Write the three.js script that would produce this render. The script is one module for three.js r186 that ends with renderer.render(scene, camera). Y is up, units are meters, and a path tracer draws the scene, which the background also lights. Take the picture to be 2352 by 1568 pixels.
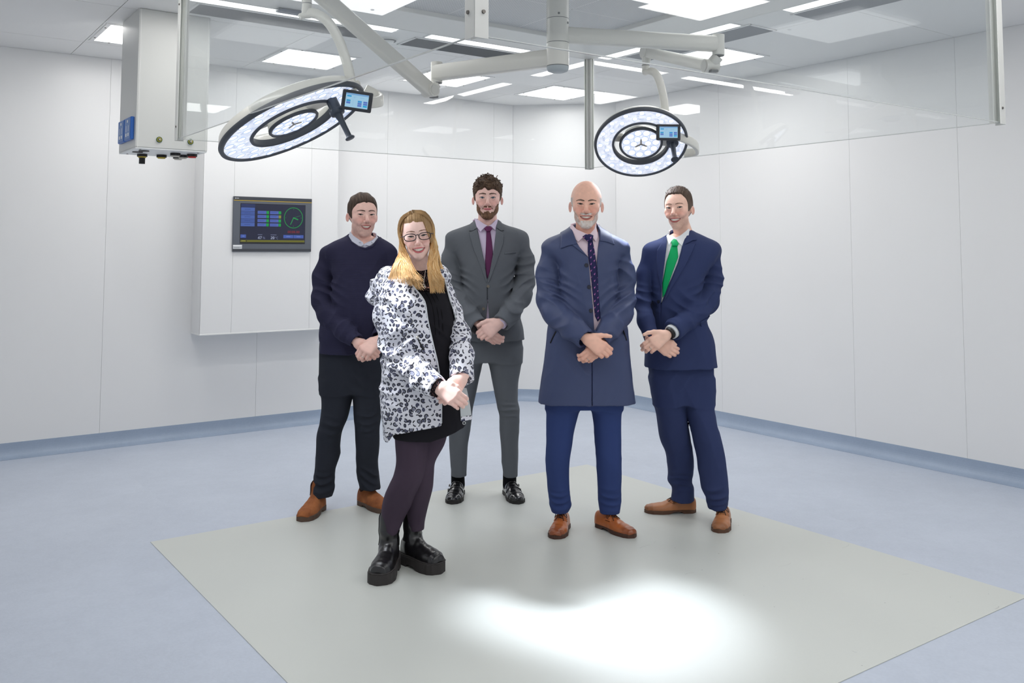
import * as THREE from 'three';
import { RoundedBoxGeometry } from 'three/addons/geometries/RoundedBoxGeometry.js';
import { mergeGeometries, mergeVertices, toCreasedNormals } from 'three/addons/utils/BufferGeometryUtils.js';
import { RectAreaLightUniformsLib } from 'three/addons/lights/RectAreaLightUniformsLib.js';
RectAreaLightUniformsLib.init();

// ---------------------------------------------------------------- camera, exposure
// world: x and z run along the two walls of the theatre, y up, metres; the camera stands in the near corner
const V3 = (x, y, z) => new THREE.Vector3(x, y, z), PI = Math.PI, rad = (d) => d * PI / 180;
const scene = new THREE.Scene();
scene.background = new THREE.Color(0x000000);
const FOCAL = 2078.14, YAW = rad(35.526), PITCH = rad(3.926), ROLL = rad(0.124), EYE = 1.43;
const camera = new THREE.PerspectiveCamera(2 * Math.atan(784 / FOCAL) * 180 / PI, 1.5, 0.05, 40);
camera.setViewOffset(2352, 1568, 0, 352.9, 2352, 1568);          // the lens is shifted down, as in a perspective-corrected photograph
camera.position.set(0, EYE, 0);
camera.rotation.order = 'YXZ';
camera.rotation.set(PITCH, -YAW, ROLL);
const renderer = new THREE.WebGLRenderer({ antialias: true });
renderer.toneMapping = THREE.LinearToneMapping;
renderer.toneMappingExposure = 1.0;
renderer.shadowMap.enabled = true;
const PANEL_POWER = 7.6, STRIP_POWER = 15, CANOPY_POWER = 1.0, BEAM_POWER = 25, SPILL_POWER = 2.2;   // the brightness of the lamps, used where each is built

// ---------------------------------------------------------------- helpers
const CY = Math.cos(YAW), SY = Math.sin(YAW);
const room = (X, Y, Z) => V3(X * CY + Z * SY, Y, X * SY - Z * CY);    // metres right of / ahead of the standpoint -> world
// direction of sight through a point of a 2352 x 1568 frame, as right / up / ahead
function sight(px, py) {
  const dx = (px - 1176) / FOCAL, dy = -(py - 431.1) / FOCAL, cr = Math.cos(ROLL), sr = Math.sin(ROLL), cp = Math.cos(PITCH), sp = Math.sin(PITCH);
  const x1 = cr * dx - sr * dy, y1 = sr * dx + cr * dy;
  return [x1, cp * y1 + sp, -sp * y1 + cp];
}
const spot = (px, py, Z) => { const d = sight(px, py), t = Z / d[2]; return room(d[0] * t, EYE + d[1] * t, Z); };   // measured point at distance Z ahead
let seed = 7; const rnd = () => { seed = (seed * 1664525 + 1013904223) >>> 0; return seed / 4294967296; };
const used = {};
const numbered = (n) => { const k = used[n] = (used[n] ?? -1) + 1; return k ? n + '_' + String(k).padStart(3, '0') : n; };
const shadows = (o) => { o.castShadow = o.receiveShadow = true; return o; };
function part(name, geo, mat, parent, label) {
  const m = shadows(new THREE.Mesh(Array.isArray(geo) ? mergeGeometries(geo.map((g) => (g.index ? g.toNonIndexed() : g)).map((g) => { if (!g.attributes.uv) g.setAttribute('uv', new THREE.BufferAttribute(new Float32Array(g.attributes.position.count * 2), 2)); return g; })) : geo, mat));
  m.name = name; if (label) m.userData.label = label; parent.add(m); return m;
}
function thing(name, label, category, at = V3(0, 0, 0), turn = 0, group) {
  const o = new THREE.Group(); o.name = numbered(name); o.position.copy(at); o.rotation.y = turn; scene.add(o);
  o.userData = { label, category }; if (group) o.userData.group = group; return o;
}
function struct(name, geo, mat) { const m = part(name, geo, mat, scene); m.userData.kind = 'structure'; return m; }
const box = (w, h, d, x = 0, y = 0, z = 0) => new THREE.BoxGeometry(w, h, d).translate(x, y, z);
const rbox = (w, h, d, r, x = 0, y = 0, z = 0, s = 2) => new RoundedBoxGeometry(w, h, d, s, r).translate(x, y, z);
const cyl = (r1, r2, h, x = 0, y = 0, z = 0, n = 24) => new THREE.CylinderGeometry(r1, r2, h, n).translate(x, y, z);
const std = (o) => new THREE.MeshStandardMaterial(o), phys = (o) => new THREE.MeshPhysicalMaterial(o);
const rgb = (r, g, b) => new THREE.Color().setRGB(r / 255, g / 255, b / 255, THREE.SRGBColorSpace);
// metres in world or local xz / xy as texture coordinates
function planar(g, axes = 'xz', k = 1) {
  const p = g.attributes.position, uv = new Float32Array(p.count * 2), I = { x: 'getX', y: 'getY', z: 'getZ' };
  for (let i = 0; i < p.count; i++) { uv[2 * i] = p[I[axes[0]]](i) * k; uv[2 * i + 1] = p[I[axes[1]]](i) * k; }
  g.setAttribute('uv', new THREE.BufferAttribute(uv, 2)); return g;
}
// smooth value noise
const HASH = new Float32Array(4096); for (let i = 0; i < 4096; i++) HASH[i] = rnd();
const hsh = (x, y, z) => HASH[((x * 73856093) ^ (y * 19349663) ^ (z * 83492791)) & 4095];
const sm = (t) => t * t * (3 - 2 * t), lerp = (a, b, t) => a + (b - a) * t, clamp = (x, a = 0, b = 1) => Math.min(b, Math.max(a, x));
const sstep = (a, b, x) => sm(clamp((x - a) / (b - a)));
function noise(x, y, z) {
  const i = Math.floor(x), j = Math.floor(y), k = Math.floor(z), u = sm(x - i), v = sm(y - j), w = sm(z - k);
  const f = (dx, dy, dz) => hsh(i + dx, j + dy, k + dz);
  return lerp(lerp(lerp(f(0, 0, 0), f(1, 0, 0), u), lerp(f(0, 1, 0), f(1, 1, 0), u), v), lerp(lerp(f(0, 0, 1), f(1, 0, 1), u), lerp(f(0, 1, 1), f(1, 1, 1), u), v), w) * 2 - 1;
}
function dataTex(w, h, fn, srgb = true, rep = 1) {
  const d = new Uint8Array(w * h * 4);
  for (let y = 0; y < h; y++) for (let x = 0; x < w; x++) { const c = fn(x / w, y / h, x, y), i = 4 * (y * w + x); for (let k = 0; k < 3; k++) d[i + k] = clamp(Math.round(c[k] ?? c[0]), 0, 255); d[i + 3] = 255; }
  const t = new THREE.DataTexture(d, w, h); t.magFilter = THREE.LinearFilter; t.minFilter = THREE.LinearMipmapLinearFilter; t.generateMipmaps = true;
  t.wrapS = t.wrapT = THREE.RepeatWrapping; t.repeat.set(rep, rep); if (srgb) t.colorSpace = THREE.SRGBColorSpace; t.needsUpdate = true; return t;
}
function canvasTex(w, h, draw) {
  const c = document.createElement('canvas'); c.width = w; c.height = h; draw(c.getContext('2d'), w, h);
  const t = new THREE.CanvasTexture(c); t.colorSpace = THREE.SRGBColorSpace; t.anisotropy = 8; return t;
}
// sweep a rounded-rectangle section (w across "side", h across the other) along points
function sweep(pts, w, h, side, corner = 0.35, n = 40) {
  const c = new THREE.CatmullRomCurve3(pts), S = 20, pos = [], idx = [], prof = [];
  for (let k = 0; k < S; k++) { const a = k / S * 2 * PI, e = corner, cs = Math.cos(a), sn = Math.sin(a); prof.push([Math.sign(cs) * Math.abs(cs) ** e * w / 2, Math.sign(sn) * Math.abs(sn) ** e * h / 2]); }
  for (let i = 0; i <= n; i++) {
    const p = c.getPoint(i / n), t = c.getTangent(i / n), s = side.clone().addScaledVector(t, -side.dot(t)).normalize(), b = t.clone().cross(s);
    for (const [u, v] of prof) pos.push(p.x + s.x * u + b.x * v, p.y + s.y * u + b.y * v, p.z + s.z * u + b.z * v);
  }
  for (let i = 0; i < n; i++) for (let k = 0; k < S; k++) { const a = i * S + k, b = i * S + (k + 1) % S; idx.push(a, b, a + S, b, b + S, a + S); }
  for (const [o, f] of [[0, 1], [n * S, 0]]) { for (let k = 1; k < S - 1; k++) f ? idx.push(o, o + k + 1, o + k) : idx.push(o, o + k, o + k + 1); }
  const g = new THREE.BufferGeometry(); g.setAttribute('position', new THREE.Float32BufferAttribute(pos, 3)); g.setIndex(idx);
  return toCreasedNormals(g, rad(40));
}
// a straight bar of round section between two points
function rod(a, b, r1, r2 = r1, n = 24) {
  const d = b.clone().sub(a), g = new THREE.CylinderGeometry(r2, r1, d.length(), n);
  return g.applyQuaternion(new THREE.Quaternion().setFromUnitVectors(V3(0, 1, 0), d.clone().normalize())).translate((a.x + b.x) / 2, (a.y + b.y) / 2, (a.z + b.z) / 2);
}
const lathe = (pts, n = 48) => new THREE.LatheGeometry(pts.map(([x, y]) => new THREE.Vector2(x, y)), n);
// ---------------------------------------------------------------- the room
const CEIL = 2.84, UL = -0.72, UR = 5.818, VB = -7.146, VF = 0.62, CH = 0.705;      // ceiling height, wall planes, chamfer of the corners
const CAN = { x0: 1.274, x1: 4.06, z0: -4.762, z1: -1.955, y: 2.75, g: 1.995 };      // the ventilation canopy and the lower edge of its glass
const octagon = [[UL, VB + CH], [UL + CH, VB], [UR - CH, VB], [UR, VB + CH], [UR, VF - CH], [UR - CH, VF], [UL + CH, VF], [UL, VF - CH]];
const octShape = (grow = 0) => { const cx = (UL + UR) / 2, cz = (VB + VF) / 2, s = new THREE.Shape(); octagon.forEach(([x, z], i) => { const X = cx + (x - cx) * (1 + grow), Z = cz + (z - cz) * (1 + grow); i ? s.lineTo(X, -Z) : s.moveTo(X, -Z); }); s.closePath(); return s; };

const fleck = (c, amp, sx) => dataTex(512, 512, (u, v, x, y) => { const n = amp * (0.5 * noise(x / 3, y / 3, sx) + 0.35 * noise(x / 17, y / 17, sx + 3) + 0.5 * noise(x / 80, y / 80, sx + 9)); return c.map((k) => k + n); });
const floorBlue = std({ map: fleck([190, 198, 212], 5, 1), roughness: 0.42, bumpMap: dataTex(256, 256, (u, v, x, y) => [128 + 60 * noise(x / 2.2, y / 2.2, 5)], false, 3), bumpScale: 0.0004 });
const floorGrey = std({ map: canvasTex(2048, 2048, (g, w) => {
  g.fillStyle = 'rgb(204,207,202)'; g.fillRect(0, 0, w, w);
  for (let i = 0; i < 26000; i++) { const k = 198 + rnd() * 14; g.fillStyle = `rgba(${k},${k + 2},${k - 4},0.35)`; g.fillRect(rnd() * w, rnd() * w, 1 + rnd() * 3, 1 + rnd() * 3); }
  for (let i = 0; i < 70; i++) { const x = rnd() * w, y = rnd() * w, a = rnd() * PI * 2, L = 6 + rnd() * 34; g.strokeStyle = `rgba(120,122,122,${0.1 + rnd() * 0.25})`; g.lineWidth = 0.8 + rnd() * 2; g.beginPath(); g.moveTo(x, y); g.quadraticCurveTo(x + Math.cos(a) * L, y + Math.sin(a) * L, x + Math.cos(a + 0.3) * L * 1.6, y + Math.sin(a + 0.3) * L * 1.6); g.stroke(); }
  for (let i = 0; i < 60; i++) { g.fillStyle = 'rgba(105,106,108,0.5)'; g.beginPath(); g.arc(rnd() * w, rnd() * w, 0.8 + rnd() * 1.6, 0, 7); g.fill(); }
}), roughness: 0.4 });
const coveShadeBlue = std({ map: fleck([156, 171, 192], 4, 2), roughness: 0.45 });  // the floor vinyl darkened, shade on its upturned edge put into the colour
const wallWhite = std({ color: rgb(238, 238, 238), roughness: 0.3 });
const seal = std({ color: rgb(214, 214, 214), roughness: 0.6 });
const ceilWhite = std({ color: rgb(240, 240, 239), roughness: 0.5 });
const bright = std({ color: rgb(238, 238, 236), roughness: 0.3 });

const floorGeo = new THREE.ExtrudeGeometry(octShape(0.03), { depth: 0.12, bevelEnabled: false }).rotateX(-PI / 2).translate(0, -0.12, 0);
const floor = struct('floor', planar(floorGeo, 'xz', 0.7), floorBlue); floor.userData.label = 'pale blue vinyl floor with coved edges';
{ // the grey-green field under the canopy, welded flush into the blue vinyl
  const w = 2.79, d = 2.82, g = planar(new THREE.BoxGeometry(w, 0.004, d), 'xz', 1 / 2.82);
  const m = part('floor_inset', g, floorGrey, floor, 'square of pale grey green vinyl'); m.position.set(2.593, 0.0005, -3.305);
}
// ceiling slab with its metal panels
const ceiling = struct('ceiling', new THREE.ExtrudeGeometry(octShape(0.03), { depth: 0.12, bevelEnabled: false }).rotateX(-PI / 2).translate(0, CEIL + 0.012, 0), seal);
{
  const xs = [UL, 0.0, 1.16, 2.33, 3.5, 4.7, UR], zs = [VB, -6.66, -5.56, -4.36, -3.1, -1.9, -0.8, VF];
  for (let i = 0; i < xs.length - 1; i++) for (let j = 0; j < zs.length - 1; j++) {
    const w = xs[i + 1] - xs[i] - 0.004, d = zs[j + 1] - zs[j] - 0.004;
    part('ceiling_panel', box(w, 0.012, d, (xs[i] + xs[i + 1]) / 2, CEIL + 0.006, (zs[j] + zs[j + 1]) / 2), ceilWhite, ceiling);
  }
}
// walls: a backing and cladding panels with sealed joints
function wall(name, ax, az, bx, bz, joints) {
  const L = Math.hypot(bx - ax, bz - az), turn = -Math.atan2(bz - az, bx - ax), T = 0.12;
  const m = struct(name, box(L + 0.1, CEIL + 0.02, T, L / 2, (CEIL + 0.02) / 2, -T / 2 - 0.006), seal);
  m.position.set(ax, 0, az); m.rotation.y = turn;                                     // local +z points into the room
  const cuts = [0, ...joints, L];
  for (let i = 0; i < cuts.length - 1; i++) part('wall_panel', box(cuts[i + 1] - cuts[i] - 0.0015, CEIL, 0.006, (cuts[i] + cuts[i + 1]) / 2, CEIL / 2, -0.003), wallWhite, m);
  // coved vinyl skirting
  const s = new THREE.Shape(); s.moveTo(-0.004, 0); s.lineTo(0.075, 0); s.lineTo(0.075, 0.002); s.bezierCurveTo(0.03, 0.004, 0.006, 0.02, 0.003, 0.075); s.lineTo(0.002, 0.102); s.lineTo(-0.004, 0.102); s.closePath();
  const k = struct(name.replace('wall', 'baseboard'), new THREE.ExtrudeGeometry(s, { depth: L, bevelEnabled: false, curveSegments: 10 }).rotateY(PI / 2).scale(1, 1, -1), coveShadeBlue);
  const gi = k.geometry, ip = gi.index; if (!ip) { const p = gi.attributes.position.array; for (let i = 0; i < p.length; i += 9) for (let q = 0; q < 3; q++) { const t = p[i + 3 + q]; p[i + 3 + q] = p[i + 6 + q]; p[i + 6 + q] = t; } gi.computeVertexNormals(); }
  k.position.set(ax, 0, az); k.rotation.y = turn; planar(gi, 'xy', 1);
  return m;
}
wall('wall_left', UL + CH, VB, UR - CH, VB, [0.29, 1.453, 2.607, 3.76, 4.92 - 0.02].map((x) => x));
wall('wall_back', UR - CH, VB, UR, VB + CH, []);
wall('wall_right', UR, VB + CH, UR, VF - CH, [1.29, 2.525, 3.33, 4.55, 5.75]);
wall('wall_right_front', UR, VF - CH, UR - CH, VF, []);
wall('wall_front', UR - CH, VF, UL + CH, VF, [1.2, 2.4, 3.6, 4.8]);
wall('wall_left_front', UL + CH, VF, UL, VF - CH, []);
wall('wall_near', UL, VF - CH, UL, VB + CH, [1.2, 2.4, 3.6, 4.8]);
wall('wall_left_back', UL, VB + CH, UL + CH, VB, []);

// the boxed-out service panel on the left wall that carries the monitor
{
  const x0 = 2.07, x1 = 3.172, D = 0.225, y0 = 0.787, o = thing('service_panel', 'white boxed-out wall panel with square lower edge behind the control monitor', 'panel', V3(x0, y0, VB));
  part('casing', box(x1 - x0, CEIL - y0, D - 0.006, (x1 - x0) / 2, (CEIL - y0) / 2, (D - 0.006) / 2 + 0.001), seal, o);
  const cuts = [0, 0.236, 0.866, x1 - x0];
  for (let i = 0; i < 3; i++) part('front_panel', box(cuts[i + 1] - cuts[i] - 0.0015, CEIL - y0, 0.006, (cuts[i] + cuts[i + 1]) / 2, (CEIL - y0) / 2, D - 0.002), wallWhite, o);
  for (const x of [0.001, x1 - x0 - 0.001]) part('side_panel', box(0.004, CEIL - y0, D - 0.006, x, (CEIL - y0) / 2, (D - 0.006) / 2 + 0.001), wallWhite, o);
  part('edge_trim', rbox(x1 - x0 + 0.006, 0.012, D + 0.006, 0.003, (x1 - x0) / 2, 0.002, D / 2), bright, o);
}
// the control monitor
{
  const w = 0.64, h = 0.427, o = thing('wall_monitor', 'dark grey control monitor with green clock on the white wall', 'monitor', V3(2.617, 1.625, VB + 0.2265));
  const grey = std({ color: rgb(92, 97, 106), roughness: 0.45 }), dark = std({ color: rgb(62, 65, 72), roughness: 0.5 });
  part('bezel', rbox(w, h, 0.016, 0.003, 0, 0, 0.008), grey, o);
  part('top_bar', box(w - 0.003, 0.027, 0.002, 0, h / 2 - 0.0155, 0.0165), dark, o);
  part('bottom_bar', box(w - 0.003, 0.02, 0.002, 0, -h / 2 + 0.012, 0.0165), dark, o);
  part('yellow_line', box(w - 0.003, 0.004, 0.0024, 0, h / 2 - 0.031, 0.0165), std({ color: rgb(205, 172, 40), roughness: 0.5 }), o);
  part('name_plate', box(0.034, 0.009, 0.0024, -w / 2 + 0.027, h / 2 - 0.015, 0.0166), std({ map: canvasTex(136, 36, (g) => { g.fillStyle = '#3e4148'; g.fillRect(0, 0, 136, 36); g.fillStyle = '#e8e8e8'; g.fillRect(4, 6, 22, 24); g.fillRect(36, 9, 90, 6); g.fillRect(36, 20, 90, 6); }), roughness: 0.5 }), o);
  part('sticker', box(0.07, 0.03, 0.001, -w / 2 + 0.038, -h / 2 + 0.037, 0.0165), std({ map: canvasTex(280, 120, (g) => { g.fillStyle = '#c9ccd0'; g.fillRect(0, 0, 280, 120); g.fillStyle = '#f2f3f4'; g.fillRect(0, 0, 280, 36); g.fillStyle = '#6a6e74'; g.fillRect(20, 62, 240, 9); g.fillRect(20, 84, 180, 9); }), roughness: 0.6 }), o);
  const tex = canvasTex(1088, 640, (g, W, H) => {
    g.fillStyle = '#262a45'; g.fillRect(0, 0, W, H);
    g.fillStyle = '#2c3a6e'; g.fillRect(0, 0, 232, 56);
    for (let i = 0; i < 5; i++) { g.fillStyle = i % 2 ? '#4a66b4' : '#5472c4'; g.fillRect(0, 60 + i * 62, 228, 58); g.fillStyle = '#3b539c'; g.fillRect(60, 84 + i * 62, 96, 8); }
    for (let c = 0; c < 2; c++) for (let r = 0; r < 4; r++) { const x = 275 + c * 208, y = 108 + r * 68; g.fillStyle = '#5c74cc'; g.fillRect(x, y, 146, 50); g.fillStyle = '#4560b4'; g.fillRect(x + 12, y + 20, 100, 9); g.fillStyle = c && r === 1 ? '#9aa23e' : '#12b24e'; g.fillRect(x + 148, y, 42, 50); }
    const X = 888, Y = 212, R = 160; g.strokeStyle = '#17a24a'; g.lineWidth = 12; g.beginPath(); g.ellipse(X, Y, R, R + 10, 0, 0, 7); g.stroke();
    g.fillStyle = '#1d8f48'; for (let k = 0; k < 4; k++) g.fillRect(X + Math.cos(k * PI / 2) * 134 - 4, Y + Math.sin(k * PI / 2) * 142 - 8, 8, 16);
    const hand = (dx, dy, lw) => { g.lineWidth = lw; g.lineCap = 'round'; g.strokeStyle = '#19b052'; g.beginPath(); g.moveTo(X, Y); g.lineTo(X + dx, Y + dy); g.stroke(); };
    hand(76, 28, 18); hand(-48, 110, 12); hand(124, -40, 4);
    g.font = 'bold 54px sans-serif'; g.textBaseline = 'alphabetic'; g.fillStyle = '#9a2730'; g.fillText('00:00.00', 790, 468);
    for (const [x, w2] of [[0, 90], [718, 172], [896, 172]]) { g.fillStyle = '#4f6cc6'; g.fillRect(x, 500, w2, 54); g.fillStyle = '#8fa2e4'; g.fillRect(x + w2 * 0.3, 522, w2 * 0.4, 9); }
    g.fillStyle = '#8e96b8'; g.fillRect(284, 496, 76, 8); g.fillRect(500, 498, 100, 8);
    g.fillStyle = '#b9c2e0'; g.font = 'bold 62px sans-serif'; g.fillText('47', 286, 572); g.fillText('20', 500, 572); g.font = '54px sans-serif'; g.fillStyle = '#8b94b8'; g.fillText('%', 366, 572); g.fillText('°C', 576, 572);
    g.fillStyle = '#7c7c26'; g.fillRect(0, 588, W, 34); g.fillStyle = '#2a2a2e'; g.fillRect(0, 624, W, 16); g.fillStyle = '#cfcf70'; g.fillRect(20, 598, 60, 6); g.fillStyle = '#1c1c12'; g.beginPath(); g.arc(100, 605, 9, 0, 7); g.fill();
  });
  part('screen_frame', box(0.53, 0.312, 0.002, -0.0, 0.005, 0.0162), std({ color: rgb(30, 31, 40), roughness: 0.4 }), o);
  const scr = part('screen', new THREE.PlaneGeometry(0.522, 0.304).translate(0, 0.005, 0.0176), std({ color: 0x0c0c10, emissive: 0xffffff, emissiveMap: tex, emissiveIntensity: 0.62, roughness: 0.35 }), o);
  const rl = new THREE.RectAreaLight(rgb(120, 140, 220), 0.12, 0.52, 0.3); rl.position.set(0, 0.005, 0.025); rl.rotation.y = PI; rl.name = 'monitor_glow'; o.add(rl);
}

// ---------------------------------------------------------------- ceiling fittings
function downLight(o, w, d, power, y) { const l = new THREE.RectAreaLight(rgb(255, 253, 250), power, w, d); l.rotation.x = -PI / 2; l.position.y = y; l.name = 'lamp_glow'; o.add(l); }
const glowPanel = std({ color: 0xffffff, emissive: rgb(255, 255, 255), emissiveIntensity: 2.2, roughness: 0.4 });
const screwMat = std({ color: rgb(120, 116, 112), metalness: 0.8, roughness: 0.4 });
const shared = { frame: mergeGeometries([box(0.64, 0.006, 0.03, 0, 0, 0.3), box(0.64, 0.006, 0.03, 0, 0, -0.3), box(0.03, 0.006, 0.57, 0.3, 0, 0), box(0.03, 0.006, 0.57, -0.3, 0, 0)]), screw: cyl(0.007, 0.006, 0.004, 0, 0, 0, 10) };
function panelLight(x, z, label) {
  const o = thing('ceiling_light', label, 'ceiling light', V3(x, CEIL, z), 0, 'square ceiling lights around the canopy'), W = 0.52;
  const k = W / 0.57;
  part('frame', shared.frame.clone().scale(k, 1, k).translate(0, -0.002, 0), ceilWhite, o);
  part('diffuser', box(W, 0.006, W, 0, -0.003, 0), glowPanel, o);
  for (const [a, b] of [[-1, -0.6], [-1, 0.6], [1, -0.6], [1, 0.6], [-0.6, -1], [0.6, -1], [-0.6, 1], [0.6, 1]]) { const s = part('screw', shared.screw, screwMat, o); s.position.set(a * 0.274, -0.006, b * 0.274); }
  downLight(o, W, W, PANEL_POWER, -0.0075);
}
panelLight(1.465, -6.29, 'square white ceiling light partly hidden by the hanging supply column');
panelLight(2.63, -6.29, 'square ceiling light on the left, above the wall monitor');
panelLight(3.85, -6.33, 'square ceiling light behind the elbow of the left lamp arm');
panelLight(5.03, -6.32, 'square ceiling light nearest the far corner, crossed by the far glass post');
panelLight(5.0, -4.48, 'square ceiling light behind the elbow of the right lamp arm');
for (const [x, z, s] of [[3.85, -0.42, 'right one of the front row'], [2.63, -0.42, 'middle one of the front row'], [1.465, -0.42, 'left one of the front row']]) panelLight(x, z, 'square ceiling light out of the picture, the ' + s);
// linear lights and return-air grilles that run round the canopy
const slatMat = std({ color: rgb(150, 152, 155), roughness: 0.45, metalness: 0.25 }), grilleDark = std({ color: rgb(74, 76, 80), roughness: 0.8 });
function stripLight(x, z, L, alongX, label) {
  const o = thing('linear_light', label, 'ceiling light', V3(x, CEIL, z), alongX ? 0 : PI / 2, 'linear lights beside the air grilles');
  part('housing', box(L + 0.02, 0.006, 0.13, 0, -0.002, 0), ceilWhite, o);
  part('diffuser', box(L, 0.006, 0.105, 0, -0.004, 0), glowPanel, o);
  downLight(o, L, 0.105, STRIP_POWER, -0.0085);
}
function grille(x, z, L, alongX, label) {
  const W = 0.25, o = thing('air_grille', label, 'air vent', V3(x, CEIL, z), alongX ? 0 : PI / 2, 'air grilles round the canopy');
  part('frame', [box(L + 0.03, 0.006, 0.016, 0, -0.003, W / 2), box(L + 0.03, 0.006, 0.016, 0, -0.003, -W / 2), box(0.016, 0.006, W, L / 2 + 0.007, -0.003, 0), box(0.016, 0.006, W, -L / 2 - 0.007, -0.003, 0)], ceilWhite, o);
  part('backing', box(L, 0.003, W - 0.01, 0, -0.0012, 0), grilleDark, o);
  const s = [], n = 22; for (let i = 0; i < n; i++) s.push(new THREE.BoxGeometry(L, 0.0015, 0.008).rotateX(0.5).translate(0, -0.0055, (i + 0.5) / n * (W - 0.02) - (W - 0.02) / 2));
  const t = part('louvre', s, slatMat, o); t.userData.kind = 'stuff';
}
stripLight(2.02, -5.105, 1.4, true, 'long linear ceiling light behind the left lamp arm');
stripLight(3.37, -5.105, 0.8, true, 'short linear ceiling light right of the near glass post');
stripLight(4.36, -4.34, 1.24, false, 'linear ceiling light crossed by the right lamp beam');
stripLight(4.36, -2.66, 1.32, false, 'linear ceiling light at the upper right edge of the picture');
grille(2.06, -5.325, 1.1, true, 'grey air grille beside the long linear light at the left');
grille(3.345, -5.325, 0.82, true, 'grey air grille beside the short linear light');
grille(4.57, -4.25, 1.14, false, 'grey air grille behind the right lamp elbow');
grille(4.57, -2.76, 1.18, false, 'grey air grille at the upper right edge of the picture');
for (const [x, z, L, a, s] of [[2.0, -1.6, 1.3, true, 'left'], [3.5, -1.6, 1.3, true, 'right'], [0.96, -2.7, 1.3, false, 'near'], [0.96, -4.1, 1.3, false, 'far']]) stripLight(x, z, L, a, 'linear ceiling light out of the picture, the ' + s + ' one of its pair');
{
  const o = thing('smoke_detector', 'round white smoke detector between the two air grilles', 'detector', V3(2.80, CEIL, -5.36));
  part('base', cyl(0.062, 0.062, 0.012, 0, -0.006, 0, 32), bright, o); part('ring', new THREE.TorusGeometry(0.052, 0.005, 8, 32).rotateX(PI / 2).translate(0, -0.013, 0), std({ color: rgb(110, 112, 116), roughness: 0.6 }), o);
  part('cover', lathe([[0, -0.034], [0.02, -0.033], [0.038, -0.027], [0.044, -0.013], [0.044, -0.01]], 32), bright, o);
}

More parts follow.
